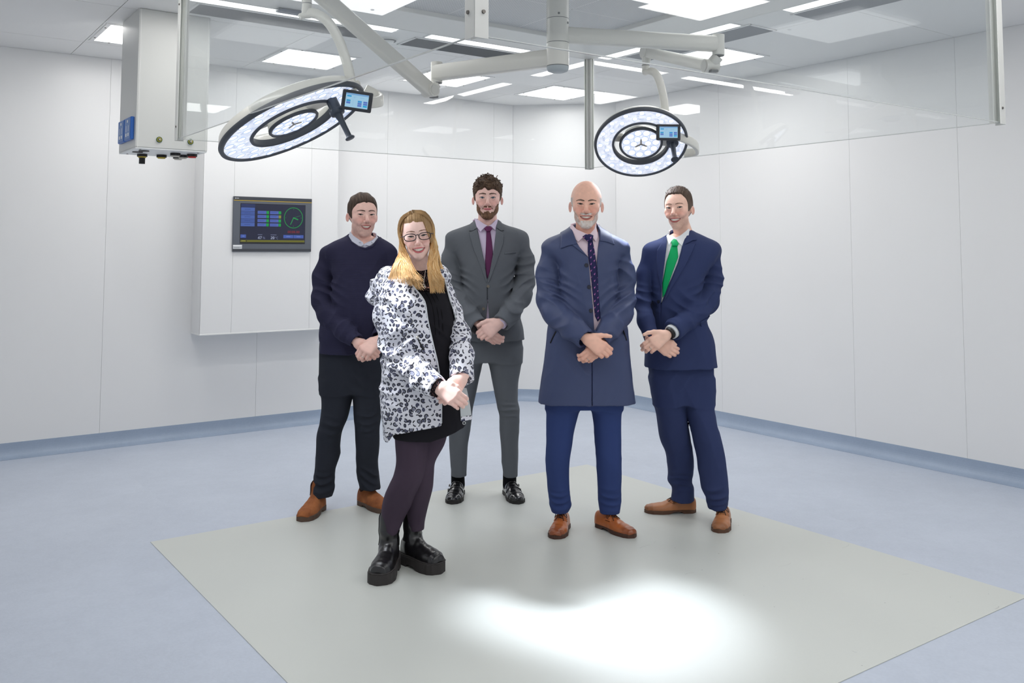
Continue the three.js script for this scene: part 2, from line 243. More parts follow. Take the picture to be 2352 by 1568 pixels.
// ---------------------------------------------------------------- the ventilation canopy with its glass screens
{
  const C = CAN, w = C.x1 - C.x0, d = C.z1 - C.z0, cx = (C.x0 + C.x1) / 2, cz = (C.z0 + C.z1) / 2;
  const o = thing('ventilation_canopy', 'square white ventilation canopy on the ceiling with hanging glass screens', 'canopy', V3(cx, C.y, cz));
  const paint = std({ color: rgb(232, 233, 231), roughness: 0.42 }), H = CEIL - C.y, B = 0.38;
  const beam = (L, x, z, ax) => rbox(ax ? L : B, H, ax ? B : L, 0.004, x, H / 2, z);
  part('frame', beam(w, 0, -d / 2 + B / 2, true), paint, o); part('frame', beam(w, 0, d / 2 - B / 2, true), paint, o);
  part('frame', beam(d - 2 * B, -w / 2 + B / 2, 0, false), paint, o); part('frame', beam(d - 2 * B, w / 2 - B / 2, 0, false), paint, o);
  const perf = dataTex(256, 256, (u, v, x, y) => { const a = ((x + (Math.floor(y / 16) % 2) * 8) % 16) - 8, b = (y % 16) - 8; return a * a + b * b < 17 ? [126, 128, 132] : [216, 218, 220]; });
  perf.repeat.set(1, 1);
  const perfMat = std({ map: perf, roughness: 0.5 });
  const iw = w - 2 * B, id = d - 2 * B, n = 4;
  for (let i = 0; i < n; i++) for (let j = 0; j < n; j++) part('diffuser_panel', planar(box(iw / n - 0.008, 0.004, id / n - 0.008, -iw / 2 + (i + 0.5) * iw / n, 0.028, -id / 2 + (j + 0.5) * id / n), 'xz', 6), perfMat, o);
  part('diffuser_grid', [...Array(n + 1)].flatMap((_, i) => [box(0.01, 0.008, id, -iw / 2 + i * iw / n, 0.03, 0), box(iw, 0.008, 0.01, 0, 0.03, -id / 2 + i * id / n)]), std({ color: rgb(226, 227, 228), roughness: 0.4 }), o);
  // the two large light panels in the soffit
  for (const [x0, x1, z0, z1] of [[3.16, 3.78, -3.45, -2.83], [1.70, 2.32, -4.505, -3.885]]) {
    const g = part('light_panel', rbox(x1 - x0, 0.016, z1 - z0, 0.007, (x0 + x1) / 2 - cx, 0.0, (z0 + z1) / 2 - cz, 3), std({ color: 0xffffff, emissive: 0xffffff, emissiveIntensity: 0.75, roughness: 0.35 }), o, 'flush white light panel with rounded corners');
    const l = new THREE.RectAreaLight(rgb(255, 255, 255), CANOPY_POWER, x1 - x0 - 0.02, z1 - z0 - 0.02); l.rotation.x = -PI / 2; l.position.set((x0 + x1) / 2 - cx, -0.0095, (z0 + z1) / 2 - cz); l.name = 'canopy_glow'; o.add(l);
    part('screw', cyl(0.011, 0.011, 0.004, (x0 + x1) / 2 - cx + 0.2, -0.0095, (z0 + z1) / 2 - cz - 0.22, 16), std({ color: rgb(205, 205, 208), metalness: 0.6, roughness: 0.4 }), g);
  }
  // glass screens
  const glass = phys({ color: rgb(253, 254, 254), transmission: 1, thickness: 0, roughness: 0.01, ior: 1.5 }), gh = C.y - C.g, edgeM = std({ color: rgb(205, 208, 206), roughness: 0.15 }), postM = std({ color: rgb(222, 223, 219), roughness: 0.35 });
  const ed = 0.012;
  for (const [x, z, ax] of [[0, -d / 2 + ed, true], [0, d / 2 - ed, true], [-w / 2 + ed, 0, false], [w / 2 - ed, 0, false]]) {
    const L = (ax ? w : d) - 0.03;
    const p = part('glass_pane', box(ax ? L : 0.006, gh, ax ? 0.006 : L, x, -gh / 2, z), glass, o, 'clear glass screen');
    part('glass_edge', box(ax ? L : 0.0064, 0.003, ax ? 0.0064 : L, x, -gh - 0.0015, z), edgeM, p);
  }
  for (const [sx, sz] of [[-1, -1], [1, -1], [1, 1], [-1, 1]]) {
    const q = part('corner_post', [rbox(0.044, gh + 0.014, 0.004, 0.001, sx * (w / 2 - 0.021), -gh / 2 - 0.004, sz * (d / 2 + 0.001)), rbox(0.004, gh + 0.014, 0.044, 0.001, sx * (w / 2 + 0.001), -gh / 2 - 0.004, sz * (d / 2 - 0.021)),
      rbox(0.036, gh + 0.01, 0.004, 0.001, sx * (w / 2 - 0.03), -gh / 2, sz * (d / 2 - 0.026)), rbox(0.004, gh + 0.01, 0.03, 0.001, sx * (w / 2 - 0.026), -gh / 2, sz * (d / 2 - 0.04))], postM, o, 'pale aluminium angle post');
    for (const y of [0.06, gh - 0.06]) { part('bolt', rod(V3(sx * (w / 2 - 0.026), -y, sz * (d / 2 + 0.002)), V3(sx * (w / 2 - 0.026), -y, sz * (d / 2 + 0.007)), 0.006, 0.005, 12), screwMat, q); part('bolt', rod(V3(sx * (w / 2 + 0.002), -y, sz * (d / 2 - 0.026)), V3(sx * (w / 2 + 0.007), -y, sz * (d / 2 - 0.026)), 0.006, 0.005, 12), screwMat, q); }
  }
  part('sensor_pod', rbox(0.15, 0.02, 0.055, 0.009, 1.86 - cx, -0.011, -4.72 - cz, 3), std({ color: rgb(96, 106, 122), roughness: 0.4 }), o, 'blue grey capsule under the canopy edge');
}

// ---------------------------------------------------------------- the hanging supply column at the left
{
  const x0 = 1.252, x1 = 1.667, z0 = -5.93, z1 = -5.512, y0 = 2.02, w = x1 - x0, d = z1 - z0, h = CEIL - y0;
  const o = thing('supply_column', 'square white ceiling supply column with blue sockets and gas outlets below', 'pendant', V3((x0 + x1) / 2, y0, (z0 + z1) / 2));
  const m = std({ color: rgb(216, 217, 214), roughness: 0.38 });
  part('casing', rbox(w, h, d, 0.006, 0, h / 2, 0), m, o);
  part('base_plate', box(w - 0.004, 0.006, d - 0.004, 0, -0.003, 0), std({ color: rgb(232, 234, 234), roughness: 0.4 }), o);
  for (const x of [-w / 2 + 0.012, w / 2 - 0.012]) part('corner_strip', box(0.003, h, 0.002, x, h / 2, d / 2 + 0.0005), bright, o);
  const blue = std({ color: rgb(44, 104, 190), roughness: 0.4 }), blueFace = std({ map: canvasTex(256, 320, (g) => { g.fillStyle = '#4f7fc2'; g.fillRect(0, 0, 256, 320); g.fillStyle = '#eef0ee'; g.fillRect(104, 22, 46, 40); for (const x of [52, 150]) { g.fillRect(x + 12, 108, 16, 96); g.fillRect(x - 4, 226, 52, 50); g.fillStyle = '#c9cfd6'; g.fillRect(x + 18, 236, 8, 30); g.fillStyle = '#eef0ee'; } }), roughness: 0.4 });
  for (const z of [-0.075, 0.115]) { const s = part('socket_plate', rbox(0.022, 0.135, 0.15, 0.006, -w / 2 - 0.011, 0.115, z * 0.88), blue, o, 'blue double power socket'); part('socket_face', new THREE.PlaneGeometry(0.135, 0.122).rotateY(-PI / 2).translate(-w / 2 - 0.0226, 0.115, z * 0.88), blueFace, s); }
  const green = std({ color: rgb(46, 92, 58), roughness: 0.5 }), yellow = std({ color: rgb(196, 172, 60), roughness: 0.5 }), metal = std({ color: rgb(190, 186, 176), metalness: 0.7, roughness: 0.35 }), black = std({ color: rgb(22, 22, 24), roughness: 0.5 });
  for (const x of [-0.075, 0.105]) { const e = part('earth_stud', new THREE.CylinderGeometry(0.017, 0.017, 0.006, 24).rotateX(PI / 2).translate(x, 0.052, d / 2 + 0.003), green, o); part('stud_ring', new THREE.TorusGeometry(0.011, 0.002, 8, 24).translate(x, 0.052, d / 2 + 0.006), yellow, e); part('stud_pin', new THREE.CylinderGeometry(0.006, 0.006, 0.014, 16).rotateX(PI / 2).translate(x, 0.052, d / 2 + 0.01), metal, e); }
  const outlets = [[-0.13, 0.09, 0, 0], [-0.145, 0.0, 0, 0], [-0.09, -0.12, 1, 2], [0.02, -0.1, 1, 1], [0.06, 0.06, 1, 0], [0.125, -0.12, 1, 0], [0.13, -0.03, 1, 0], [0.16, 0.06, 1, 3]];
  for (const [x, z, lip, kind] of outlets) {
    const g = part('gas_outlet', cyl(0.03, 0.03, lip ? 0.016 : 0.004, x, lip ? -0.014 : -0.008, z, 24), black, o, 'black gas outlet');
    if (lip) part('outlet_ring', cyl(0.026, 0.022, 0.008, x, -0.025, z, 24), [metal, yellow, yellow, std({ color: rgb(196, 44, 36), roughness: 0.5 })][kind], g);
    if (kind === 2) part('probe', cyl(0.018, 0.018, 0.04, x, -0.046, z, 20), black, g);
  }
  for (const [sx, sz] of [[-1, -1], [1, -1], [1, 1], [-1, 1]]) part('screw', cyl(0.006, 0.006, 0.004, sx * (w / 2 - 0.04), -0.007, sz * (d / 2 - 0.05), 10), screwMat, o);
}
// ---------------------------------------------------------------- surgical lamps on their ceiling column
const lampWhite = std({ color: rgb(222, 221, 214), roughness: 0.28 }), lampJoint = std({ color: rgb(120, 122, 122), roughness: 0.5 }), lampDark = std({ color: rgb(74, 79, 87), roughness: 0.5 }), rubber = std({ color: rgb(58, 66, 78), roughness: 0.38 });
const facets = canvasTex(2048, 256, (g, w, h) => { g.fillStyle = '#d2d8e6'; g.fillRect(0, 0, w, h); for (let i = 0; i < 1500; i++) { const k = rnd(), x = rnd() * w, y = rnd() * h, r = 6 + rnd() * 22; g.fillStyle = k < 0.3 ? `rgba(150,164,196,${0.15 + 0.3 * rnd()})` : `rgba(255,255,255,${0.2 + 0.4 * rnd()})`; g.beginPath(); const n = 3 + Math.floor(rnd() * 3); for (let j = 0; j < n; j++) g.lineTo(x + Math.cos(j / n * 6.28 + k * 9) * r * (0.5 + rnd()), y + Math.sin(j / n * 6.28 + k * 9) * r * (0.5 + rnd())); g.closePath(); g.fill(); } }); facets.wrapS = facets.wrapT = THREE.RepeatWrapping;
const lensPlate = std({ color: rgb(170, 178, 194), emissive: 0xffffff, emissiveMap: facets, emissiveIntensity: 0.86, roughness: 0.3 });
const lensDome = std({ color: 0xffffff, emissive: rgb(236, 243, 255), emissiveIntensity: 1.02, roughness: 0.2 });
const lensRing = std({ color: rgb(190, 202, 224), emissive: rgb(150, 166, 196), emissiveIntensity: 0.75, roughness: 0.25 });
const colAxis = V3(2.655, 0, -3.345), ZC = 4.26;
{
  const o = thing('lamp_column', 'white round ceiling column that carries both surgical lamps', 'column', V3(colAxis.x, CEIL - 0.09, colAxis.z));
  const Y = (py) => spot(1283, py, ZC).y - (CEIL - 0.09), r = 0.054;
  part('tube', cyl(r, r, 0 - Y(43) + 0.02, 0, Y(43) / 2 + 0.01, 0, 40), lampWhite, o);
  part('upper_collar', cyl(r * 1.0, r * 1.0, Y(44.5) - Y(98), 0, (Y(44.5) + Y(98)) / 2, 0, 40), lampWhite, o);
  part('lower_collar', cyl(r * 0.99, r * 0.99, Y(99.5) - Y(151), 0, (Y(99.5) + Y(151)) / 2, 0, 40), lampWhite, o);
  for (const y of [43.8, 98.8, 152]) part('joint', cyl(r * 0.975, r * 0.975, 0.006, 0, Y(y), 0, 40), lampJoint, o);
  part('end_cap', lathe([[0, Y(166)], [r * 0.6, Y(166)], [r * 0.88, Y(163)], [r * 0.98, Y(157)], [r * 0.98, Y(153)]].map(([a, b]) => [a, b]), 40), std({ color: rgb(176, 184, 188), roughness: 0.4 }), o);
  const dir = (px) => { const d = spot(px, 50, ZC).sub(V3(colAxis.x, 0, colAxis.z)).setY(0); return d.normalize(); };
  const toCam = room(0, 0, -1);
  for (const [s, y] of [[0.05, 36], [0.85, 55]]) { const q = toCam.clone().multiplyScalar(Math.sqrt(1 - s * s)).add(room(1, 0, 0).multiplyScalar(s)); part('screw', rod(q.clone().multiplyScalar(r - 0.002).setY(Y(y)), q.clone().multiplyScalar(r + 0.003).setY(Y(y)), 0.006, 0.005, 12), lampJoint, o); }
}
function screenTexture() {
  return canvasTex(480, 288, (g, w, h) => {
    g.fillStyle = '#a9d6f2'; g.fillRect(0, 0, w, h); g.fillStyle = '#7fb0e0'; g.fillRect(0, 0, w, 34);
    g.fillStyle = '#2aa3e0'; g.fillRect(26, 46, 92, 30); g.fillStyle = '#2a9fd8'; g.fillRect(24, 136, 84, 36); g.fillStyle = '#5b7fd0'; g.fillRect(24, 178, 84, 40);
    for (const [x, y, c] of [[262, 136, '#2f9be0'], [262, 178, '#5b7fd0'], [262, 220, '#5b7fd0'], [380, 136, '#5b7fd0'], [380, 178, '#5b7fd0'], [380, 220, '#27b0e4']]) { g.fillStyle = c; g.fillRect(x, y, 84, 36); }
    g.fillStyle = '#89bfe6'; g.fillRect(160, 60, 60, 8); g.fillRect(160, 84, 40, 8); g.fillRect(300, 70, 90, 8); g.fillRect(160, 120, 4, 130);
  });
}
const screenTex = screenTexture();
function surgicalLamp(cfg) {
  const { R, c, n, e1, label } = cfg, o = thing('surgical_light', label, 'surgical lamp', c.clone());
  const L = (v) => v.clone().sub(c), Y = n.clone().negate().normalize(), X = e1.clone().addScaledVector(Y, -e1.dot(Y)).normalize(), Zv = X.clone().cross(Y);
  const q = new THREE.Quaternion().setFromRotationMatrix(new THREE.Matrix4().makeBasis(X, Y, Zv));
  const H = (g) => g.applyQuaternion(q);                                              // head space: x towards the screen, y away from the light
  const P = (x, y, z) => V3(x, y, z).applyQuaternion(q);
  // outer ring
  const rin = cfg.rin, t = cfg.thick;
  part('ring_housing', H(lathe([[R * rin, 0.0], [R * rin, 0.02], [R * (rin + 0.03), t * 0.62], [R * (rin + 0.16), t], [R * 0.8, t * 0.96], [R * 0.95, t * 0.66], [R * 1.0, 0.014], [R * 1.0, 0.004]], 96)), lampWhite, o);
  part('outer_rim', H(lathe([[R * 1.0, 0.012], [R * 1.012, 0.006], [R * 1.008, -0.006], [R * 0.985, -0.012], [R * 0.955, -0.01], [R * 0.95, 0.002]], 96)), lampDark, o);
  part('inner_rim', H(lathe([[R * (rin + 0.045), 0.0], [R * (rin + 0.04), -0.01], [R * (rin + 0.01), -0.012], [R * (rin - 0.008), -0.004], [R * (rin - 0.008), 0.02]], 96)), lampDark, o);
  const plate = part('ring_lens', H(lathe([[R * (rin + 0.04), -0.002], [R * 0.955, -0.002]], 96)), lensPlate, o, 'glowing ring of small lenses');
  const dome = lathe([[0, -0.2], [0.45, -0.17], [0.8, -0.06], [0.9, 0]].map(([a, b]) => [a, b]).reverse(), 14), ring = new THREE.TorusGeometry(0.95, 0.09, 6, 18).rotateX(PI / 2);
  const bez = [];
  const put = (par, rr, a, s) => {
    const x = Math.cos(a) * rr, z = Math.sin(a) * rr;
    const m = part('led_lens', dome, lensDome, par); m.scale.setScalar(s); m.quaternion.copy(q); m.position.copy(P(x, -0.003, z));
    bez.push(ring.clone().scale(s, s, s).translate(x, -0.004, z));
  };
  const mid = (rin + 0.04 + 0.955) / 2, half = (0.955 - rin - 0.04) / 2;
  const N1 = cfg.n1;
  for (let k = 0; k < N1; k++) { put(plate, R * (mid + half * 0.55), (k + 0.25) / N1 * 2 * PI, R * half * 0.36); put(plate, R * (mid - half * 0.28), (k + 0.75) / N1 * 2 * PI, R * half * 0.34); }
  // centre pod
  const rp = cfg.pod;
  part('pod_housing', H(lathe([[0, t * 0.9], [R * rp * 0.7, t * 0.88], [R * rp * 1.0, t * 0.55], [R * rp * 1.1, 0.004], [R * rp * 1.1, -0.002]], 64)), lampWhite, o);
  part('pod_rim', H(lathe([[R * rp * 1.1, 0.004], [R * rp * 1.12, -0.004], [R * rp * 1.08, -0.012], [R * rp, -0.01], [R * rp * 0.99, 0]], 64)), lampDark, o);
  const pod = part('pod_lens', H(lathe([[0.0001, -0.003], [R * rp, -0.003]], 64)), lensPlate, o, 'glowing round centre lens');
  for (let k = 0; k < 11; k++) put(pod, R * rp * 0.76, (k + 0.3) / 11 * 2 * PI, R * rp * 0.2);
  for (let k = 0; k < 6; k++) put(pod, R * rp * 0.36, (k + 0.1) / 6 * 2 * PI, R * rp * 0.19);
  const st = []; for (let k = 0; k < 3; k++) st.push(box(R * rp * 0.34, 0.004, R * rp * 0.07, R * rp * 0.17, -0.008, 0).rotateY(k * 2.1 + 0.4));
  part('pod_bracket', H(mergeGeometries(st)), std({ color: rgb(150, 146, 138), roughness: 0.4 }), pod);
  const bz = part('lens_bezel', H(mergeGeometries(bez)), lensRing, o); bz.userData.kind = 'stuff';
  // the bridge that carries the pod, and the sterile handle
  part('bridge', [H(rbox(R * (1.0 - rp * 0.7), 0.03, 0.085, 0.012, R * (1.0 + rp * 0.7) / 2, 0.022, (cfg.hz || 0) * 0.5, 3)), H(rbox(R * 1.9, 0.028, 0.05, 0.01, 0, t * 0.72, 0, 3))], lampWhite, o);
  const hx = R * cfg.hx;
  const hb = part('handle_mount', H(lathe([[0, -0.03], [0.03, -0.03], [0.034, -0.022], [0.034, -0.006], [0.026, 0], [0.026, 0.055]], 32).translate(hx, -0.004, cfg.hz || 0).translate(0, cfg.hy || 0, 0)), rubber, o);
  part('handle', H(lathe([[0, -0.155], [0.02, -0.155], [0.0225, -0.15], [0.02, -0.146], [0.0125, -0.14], [0.0125, -0.1], [0.014, -0.06], [0.019, -0.034], [0.024, -0.028]], 24).translate(hx, -0.004 + (cfg.hy || 0), cfg.hz || 0)), rubber, hb, 'dark grey sterile handle');
  // the arms
  const up = V3(0, 1, 0);
  part('beam', [sweep([cfg.beam[0], cfg.beam[0].clone().lerp(cfg.beam[1], 0.5), cfg.beam[1]].map(L), 0.058, cfg.beamH, cfg.beam[1].clone().sub(cfg.beam[0]).cross(up).normalize(), 0.35, 12)], lampWhite, o);
  part('elbow', rod(L(cfg.elbow[0]), L(cfg.elbow[1]), 0.03, 0.03, 32), lampWhite, o);
  part('elbow_joint', rod(L(cfg.elbow[1]), L(cfg.elbow[1]).add(V3(0, -0.004, 0)), 0.0285, 0.0285, 32), lampJoint, o);
  const side = room(0, 0, -1);
  const k0 = L(cfg.knuckle), armSide = cfg.armEnd.clone().sub(cfg.knuckle).cross(up).normalize();
  const kn = part('knuckle', [rod(k0.clone().addScaledVector(armSide, -0.036), k0.clone().addScaledVector(armSide, 0.036), 0.034, 0.034, 32), rod(L(cfg.elbow[1]).add(V3(0, -0.005, 0)), k0.clone().add(V3(0, 0.005, 0)), 0.028, 0.03, 32)], lampWhite, o);
  part('knuckle_cover', rod(k0.clone().addScaledVector(armSide, -0.04), k0.clone().addScaledVector(armSide, 0.04), 0.027, 0.027, 32), std({ color: rgb(206, 206, 200), roughness: 0.35 }), kn);
  const ad = cfg.armEnd.clone().sub(cfg.knuckle).normalize();
  part('end_clip', rbox(0.03, 0.012, 0.04, 0.003).applyQuaternion(new THREE.Quaternion().setFromUnitVectors(V3(0, 0, 1), armSide)).translate(k0.x - ad.x * 0.03, k0.y - 0.03, k0.z - ad.z * 0.03), lampJoint, kn);
  part('spring_arm', sweep([k0, k0.clone().lerp(L(cfg.armEnd), 0.5), L(cfg.armEnd)], 0.052, cfg.armH, armSide, 0.4, 12), lampWhite, o);
  part('end_joint', [rod(L(cfg.armEnd).addScaledVector(armSide, -0.03), L(cfg.armEnd).addScaledVector(armSide, 0.03), 0.036, 0.036, 28)], lampWhite, o);
  part('spigot', [rod(L(cfg.armEnd), L(cfg.spigot[0]), 0.03, 0.022, 28), rod(L(cfg.spigot[0]), L(cfg.spigot[1]), 0.022, 0.021, 28)], lampWhite, o);
  part('spigot_joint', rod(L(cfg.spigot[0]), L(cfg.spigot[0]).add(V3(0, -0.003, 0)), 0.0226, 0.0226, 28), lampJoint, o);
  part('curved_arm', sweep(cfg.arc.map(L), 0.045, 0.026, side.clone().cross(cfg.arc.at(-1).clone().sub(cfg.arc[0])).normalize(), 0.5, 48), lampWhite, o);
  const last = L(cfg.arc.at(-1));
  const f = side.clone(), bd = part('badge', rod(last.clone().addScaledVector(f, 0.012).add(V3(0, cfg.badge, 0)), last.clone().addScaledVector(f, 0.0155).add(V3(0, cfg.badge, 0)), 0.0095, 0.0095, 28), std({ color: rgb(28, 52, 104), roughness: 0.4 }), o, 'round dark blue maker badge');
  part('badge_mark', box(0.011, 0.0035, 0.001).applyQuaternion(camera.quaternion.clone()).translate(last.x + f.x * 0.0162, last.y + cfg.badge, last.z + f.z * 0.0162), std({ color: 0xf0f0f0, roughness: 0.5 }), bd);
  part('red_light', rod(last.clone().addScaledVector(f, 0.012).add(V3(0, cfg.badge - 0.017, 0)).addScaledVector(room(1, 0, 0), -0.004), last.clone().addScaledVector(f, 0.015).add(V3(0, cfg.badge - 0.017, 0)).addScaledVector(room(1, 0, 0), -0.004), 0.004, 0.004, 16), std({ color: rgb(224, 90, 90), emissive: rgb(220, 70, 70), emissiveIntensity: 0.4 }), o, 'small red indicator');
  part('yoke', sweep(cfg.yoke.map(L), 0.05, 0.024, up, 0.5, 32), lampWhite, o);
  // the touch screen, faced towards the room
  const s = new THREE.Group(); s.position.copy(L(cfg.screen)); s.quaternion.setFromEuler(new THREE.Euler(cfg.tilt[0], -YAW + cfg.tilt[1], cfg.tilt[2], 'YXZ'));
  const bodyG = rbox(0.134, 0.09, 0.018, 0.007, 0, 0, 0, 3); bodyG.applyMatrix4(new THREE.Matrix4().compose(s.position, s.quaternion, V3(1, 1, 1)));
  const bodyM = part('touch_screen', bodyG, std({ color: rgb(48, 50, 56), roughness: 0.4 }), o, 'small dark touch screen');
  const scrG = new THREE.PlaneGeometry(0.1, 0.062).translate(0, 0, 0.0096); scrG.applyMatrix4(new THREE.Matrix4().compose(s.position, s.quaternion, V3(1, 1, 1)));
  part('display', scrG, std({ color: 0x0a0a0c, emissive: 0xffffff, emissiveMap: screenTex, emissiveIntensity: 0.78, roughness: 0.3 }), bodyM, 'lit blue display');
  // the beam of light
  const l = new THREE.SpotLight(rgb(238, 245, 255), BEAM_POWER * cfg.power, 0, rad(cfg.cone), 0.75, 2); l.position.copy(n.clone().multiplyScalar(0.05)); l.target.position.copy(cfg.aim.clone().sub(c)); l.castShadow = true; l.shadow.radius = cfg.soft; l.name = 'surgical_beam'; o.add(l, l.target);
  const w = new THREE.SpotLight(rgb(240, 246, 255), SPILL_POWER, 0, rad(72), 0.9, 2); w.position.copy(n.clone().multiplyScalar(0.055)); w.target.position.copy(n.clone().multiplyScalar(2)); w.castShadow = true; w.shadow.radius = R * 0.7 / 0.02; w.name = 'surgical_spill'; o.add(w, w.target);
}
const dirCam = (x, y, z) => room(x, y, z).normalize();                                 // right, up, ahead
{
  const Z = 4.07, c = spot(674, 282, Z);
  const n = dirCam(0.451, -0.875, -0.085), e1 = dirCam(0.886, 0.467, 0.155);
  surgicalLamp({ label: 'large ring-shaped surgical lamp tilted on the left', R: 0.346, c, n, e1, rin: 0.56, pod: 0.31, thick: 0.075, n1: 20, hx: 0.56, hz: 0.09, hy: -0.045,
    beam: [spot(1283, 131, ZC), spot(1000, 168, 4.65)], beamH: 0.082, elbow: [spot(1003, 143, 4.65), spot(1003, 190, 4.65)], knuckle: spot(988, 208, 4.64), armEnd: spot(702, -42, 4.06), armH: 0.075,
    spigot: [spot(705, 8, 4.06), spot(703, 40, 4.06)], arc: [[690, 40], [700, 33], [718, 30], [738, 38], [757, 55], [778, 91], [791, 126], [801, 161], [806, 192], [808, 212]].map(([x, y], i) => spot(x, y, 4.06 - i * 0.006)), badge: 0.036,
    yoke: [spot(812, 232, 4.04), spot(850, 236, 4.06), spot(874, 232, 4.13), spot(868, 222, 4.22), spot(838, 205, 4.2)], screen: spot(820, 232, 3.97), tilt: [0.12, 0.1, -0.13], aim: spot(1275, 1385, 3.66).setY(0), power: 1.0, cone: 11, soft: 6 });
}
{
  const Z = 5.1, c = spot(1472, 329, Z);
  const n = dirCam(-0.02, -0.765, -0.64), e1 = dirCam(0.99, -0.03, 0.0);
  surgicalLamp({ label: 'smaller ring-shaped surgical lamp on the right facing the room', R: 0.262, c, n, e1, rin: 0.58, pod: 0.42, thick: 0.06, n1: 16, hx: 0.66, hz: 0.03,
    beam: [spot(1283, 80, ZC), spot(1645, 101, 4.45)], beamH: 0.076, elbow: [spot(1650, 80, 4.45), spot(1650, 127, 4.45)], knuckle: spot(1632, 152, 4.47), armEnd: spot(1486, 120, 5.14), armH: 0.06,
    spigot: [spot(1483, 150, 5.14), spot(1483, 166, 5.14)], arc: [[1479, 168], [1486, 164], [1498, 164], [1507, 171], [1514, 185], [1520, 205], [1525, 230], [1528, 258], [1530, 285], [1532, 300]].map(([x, y], i) => spot(x, y, 5.14 - i * 0.012)), badge: 0.07,
    yoke: [spot(1538, 308, 5.03), spot(1572, 318, 5.05), spot(1597, 333, 5.12), spot(1598, 348, 5.22), spot(1572, 352, 5.26)], screen: spot(1535, 304, 4.98), tilt: [0.02, -0.02, -0.01], aim: spot(1480, 1395, 3.6).setY(0), power: 1.0, cone: 12, soft: 6 });
}
// ---------------------------------------------------------------- shapes as distance fields, and their surfaces
const smin = (a, b, k) => { const h = k - Math.abs(a - b); return h > 0 ? Math.min(a, b) - h * h * 0.25 / k : Math.min(a, b); };
const smax = (a, b, k) => -smin(-a, -b, k);
const ball = (c, r) => (x, y, z) => Math.hypot(x - c[0], y - c[1], z - c[2]) - r;
const ellip = (c, r) => (x, y, z) => { const a = (x - c[0]) / r[0], b = (y - c[1]) / r[1], d = (z - c[2]) / r[2], k0 = Math.hypot(a, b, d), k1 = Math.hypot(a / r[0], b / r[1], d / r[2]); return k1 < 1e-9 ? -Math.min(...r) : k0 * (k0 - 1) / k1; };
const cone = (a, b, ra, rb) => { const ux = b[0] - a[0], uy = b[1] - a[1], uz = b[2] - a[2], q = 1 / (ux * ux + uy * uy + uz * uz + 1e-12); return (x, y, z) => { const px = x - a[0], py = y - a[1], pz = z - a[2]; let t = (px * ux + py * uy + pz * uz) * q; t = t < 0 ? 0 : t > 1 ? 1 : t; return Math.hypot(px - ux * t, py - uy * t, pz - uz * t) - (ra + (rb - ra) * t); }; };
const join = (...list) => { const fs = list.map((l) => (Array.isArray(l) ? l : [l, 0.0])); return (x, y, z) => { let d = fs[0][0](x, y, z); for (let i = 1; i < fs.length; i++) { const e = fs[i][0](x, y, z); d = fs[i][1] > 0 ? smin(d, e, fs[i][1]) : Math.min(d, e); } return d; }; };
// a limb: points [x, y, z, r], smooth joints
function limb(pts, k = 0.02) { const cs = []; for (let i = 0; i < pts.length - 1; i++) cs.push([cone(pts[i], pts[i + 1], pts[i][3], pts[i + 1][3]), k]); return join(...cs); }
// an upright body section: rows [y, x, z, halfWidth, halfDepth] from top to bottom, superellipse sections
function trunk(rows, n = 2.4, cap = 0.02) {
  const R = rows.slice().sort((a, b) => b[0] - a[0]), N = R.length;
  const tang = R.map((r, i) => r.map((v, k) => { const a = R[Math.max(0, i - 1)], b = R[Math.min(N - 1, i + 1)]; return (b[k] - a[k]) / ((b[0] - a[0]) || 1); }));
  const o = [0, 0, 0, 0, 0];
  return (x, y, z) => {
    let i = 0; const yy = y > R[0][0] ? R[0][0] : y < R[N - 1][0] ? R[N - 1][0] : y;
    while (i < N - 2 && yy < R[i + 1][0]) i++;
    const h = R[i + 1][0] - R[i][0], t = (yy - R[i][0]) / h, t2 = t * t, t3 = t2 * t, a = 2 * t3 - 3 * t2 + 1, b = (t3 - 2 * t2 + t) * h, c = -2 * t3 + 3 * t2, d = (t3 - t2) * h;
    for (let k = 1; k < 5; k++) o[k] = a * R[i][k] + b * tang[i][k] + c * R[i + 1][k] + d * tang[i + 1][k];
    const dx = x - o[1], dz = z - o[2], w = o[3], e = o[4], q = (Math.abs(dx / w) ** n + Math.abs(dz / e) ** n) ** (1 / n), r = Math.hypot(dx, dz);
    const s = q > 1e-3 ? r * (1 - 1 / q) : -Math.min(w, e);
    return smax(smax(s, y - R[0][0], cap), R[N - 1][0] - y, 0.004);
  };
}
function polygon(pts) { // signed distance in the xy plane
  const N = pts.length;
  return (x, y) => {
    let d = 1e9, s = 1;
    for (let i = 0, j = N - 1; i < N; j = i++) {
      const ex = pts[j][0] - pts[i][0], ey = pts[j][1] - pts[i][1], wx = x - pts[i][0], wy = y - pts[i][1], t = clamp((wx * ex + wy * ey) / (ex * ex + ey * ey)), bx = wx - ex * t, by = wy - ey * t;
      d = Math.min(d, bx * bx + by * by);
      const c1 = y >= pts[i][1], c2 = y < pts[j][1], c3 = ex * wy > ey * wx; if ((c1 && c2 && c3) || (!c1 && !c2 && !c3)) s = -s;
    }
    return s * Math.sqrt(d);
  };
}
const prism = (pts, z0, z1) => { const p = polygon(pts); return (x, y, z) => Math.max(p(x, y), z0 - z, z - z1); };
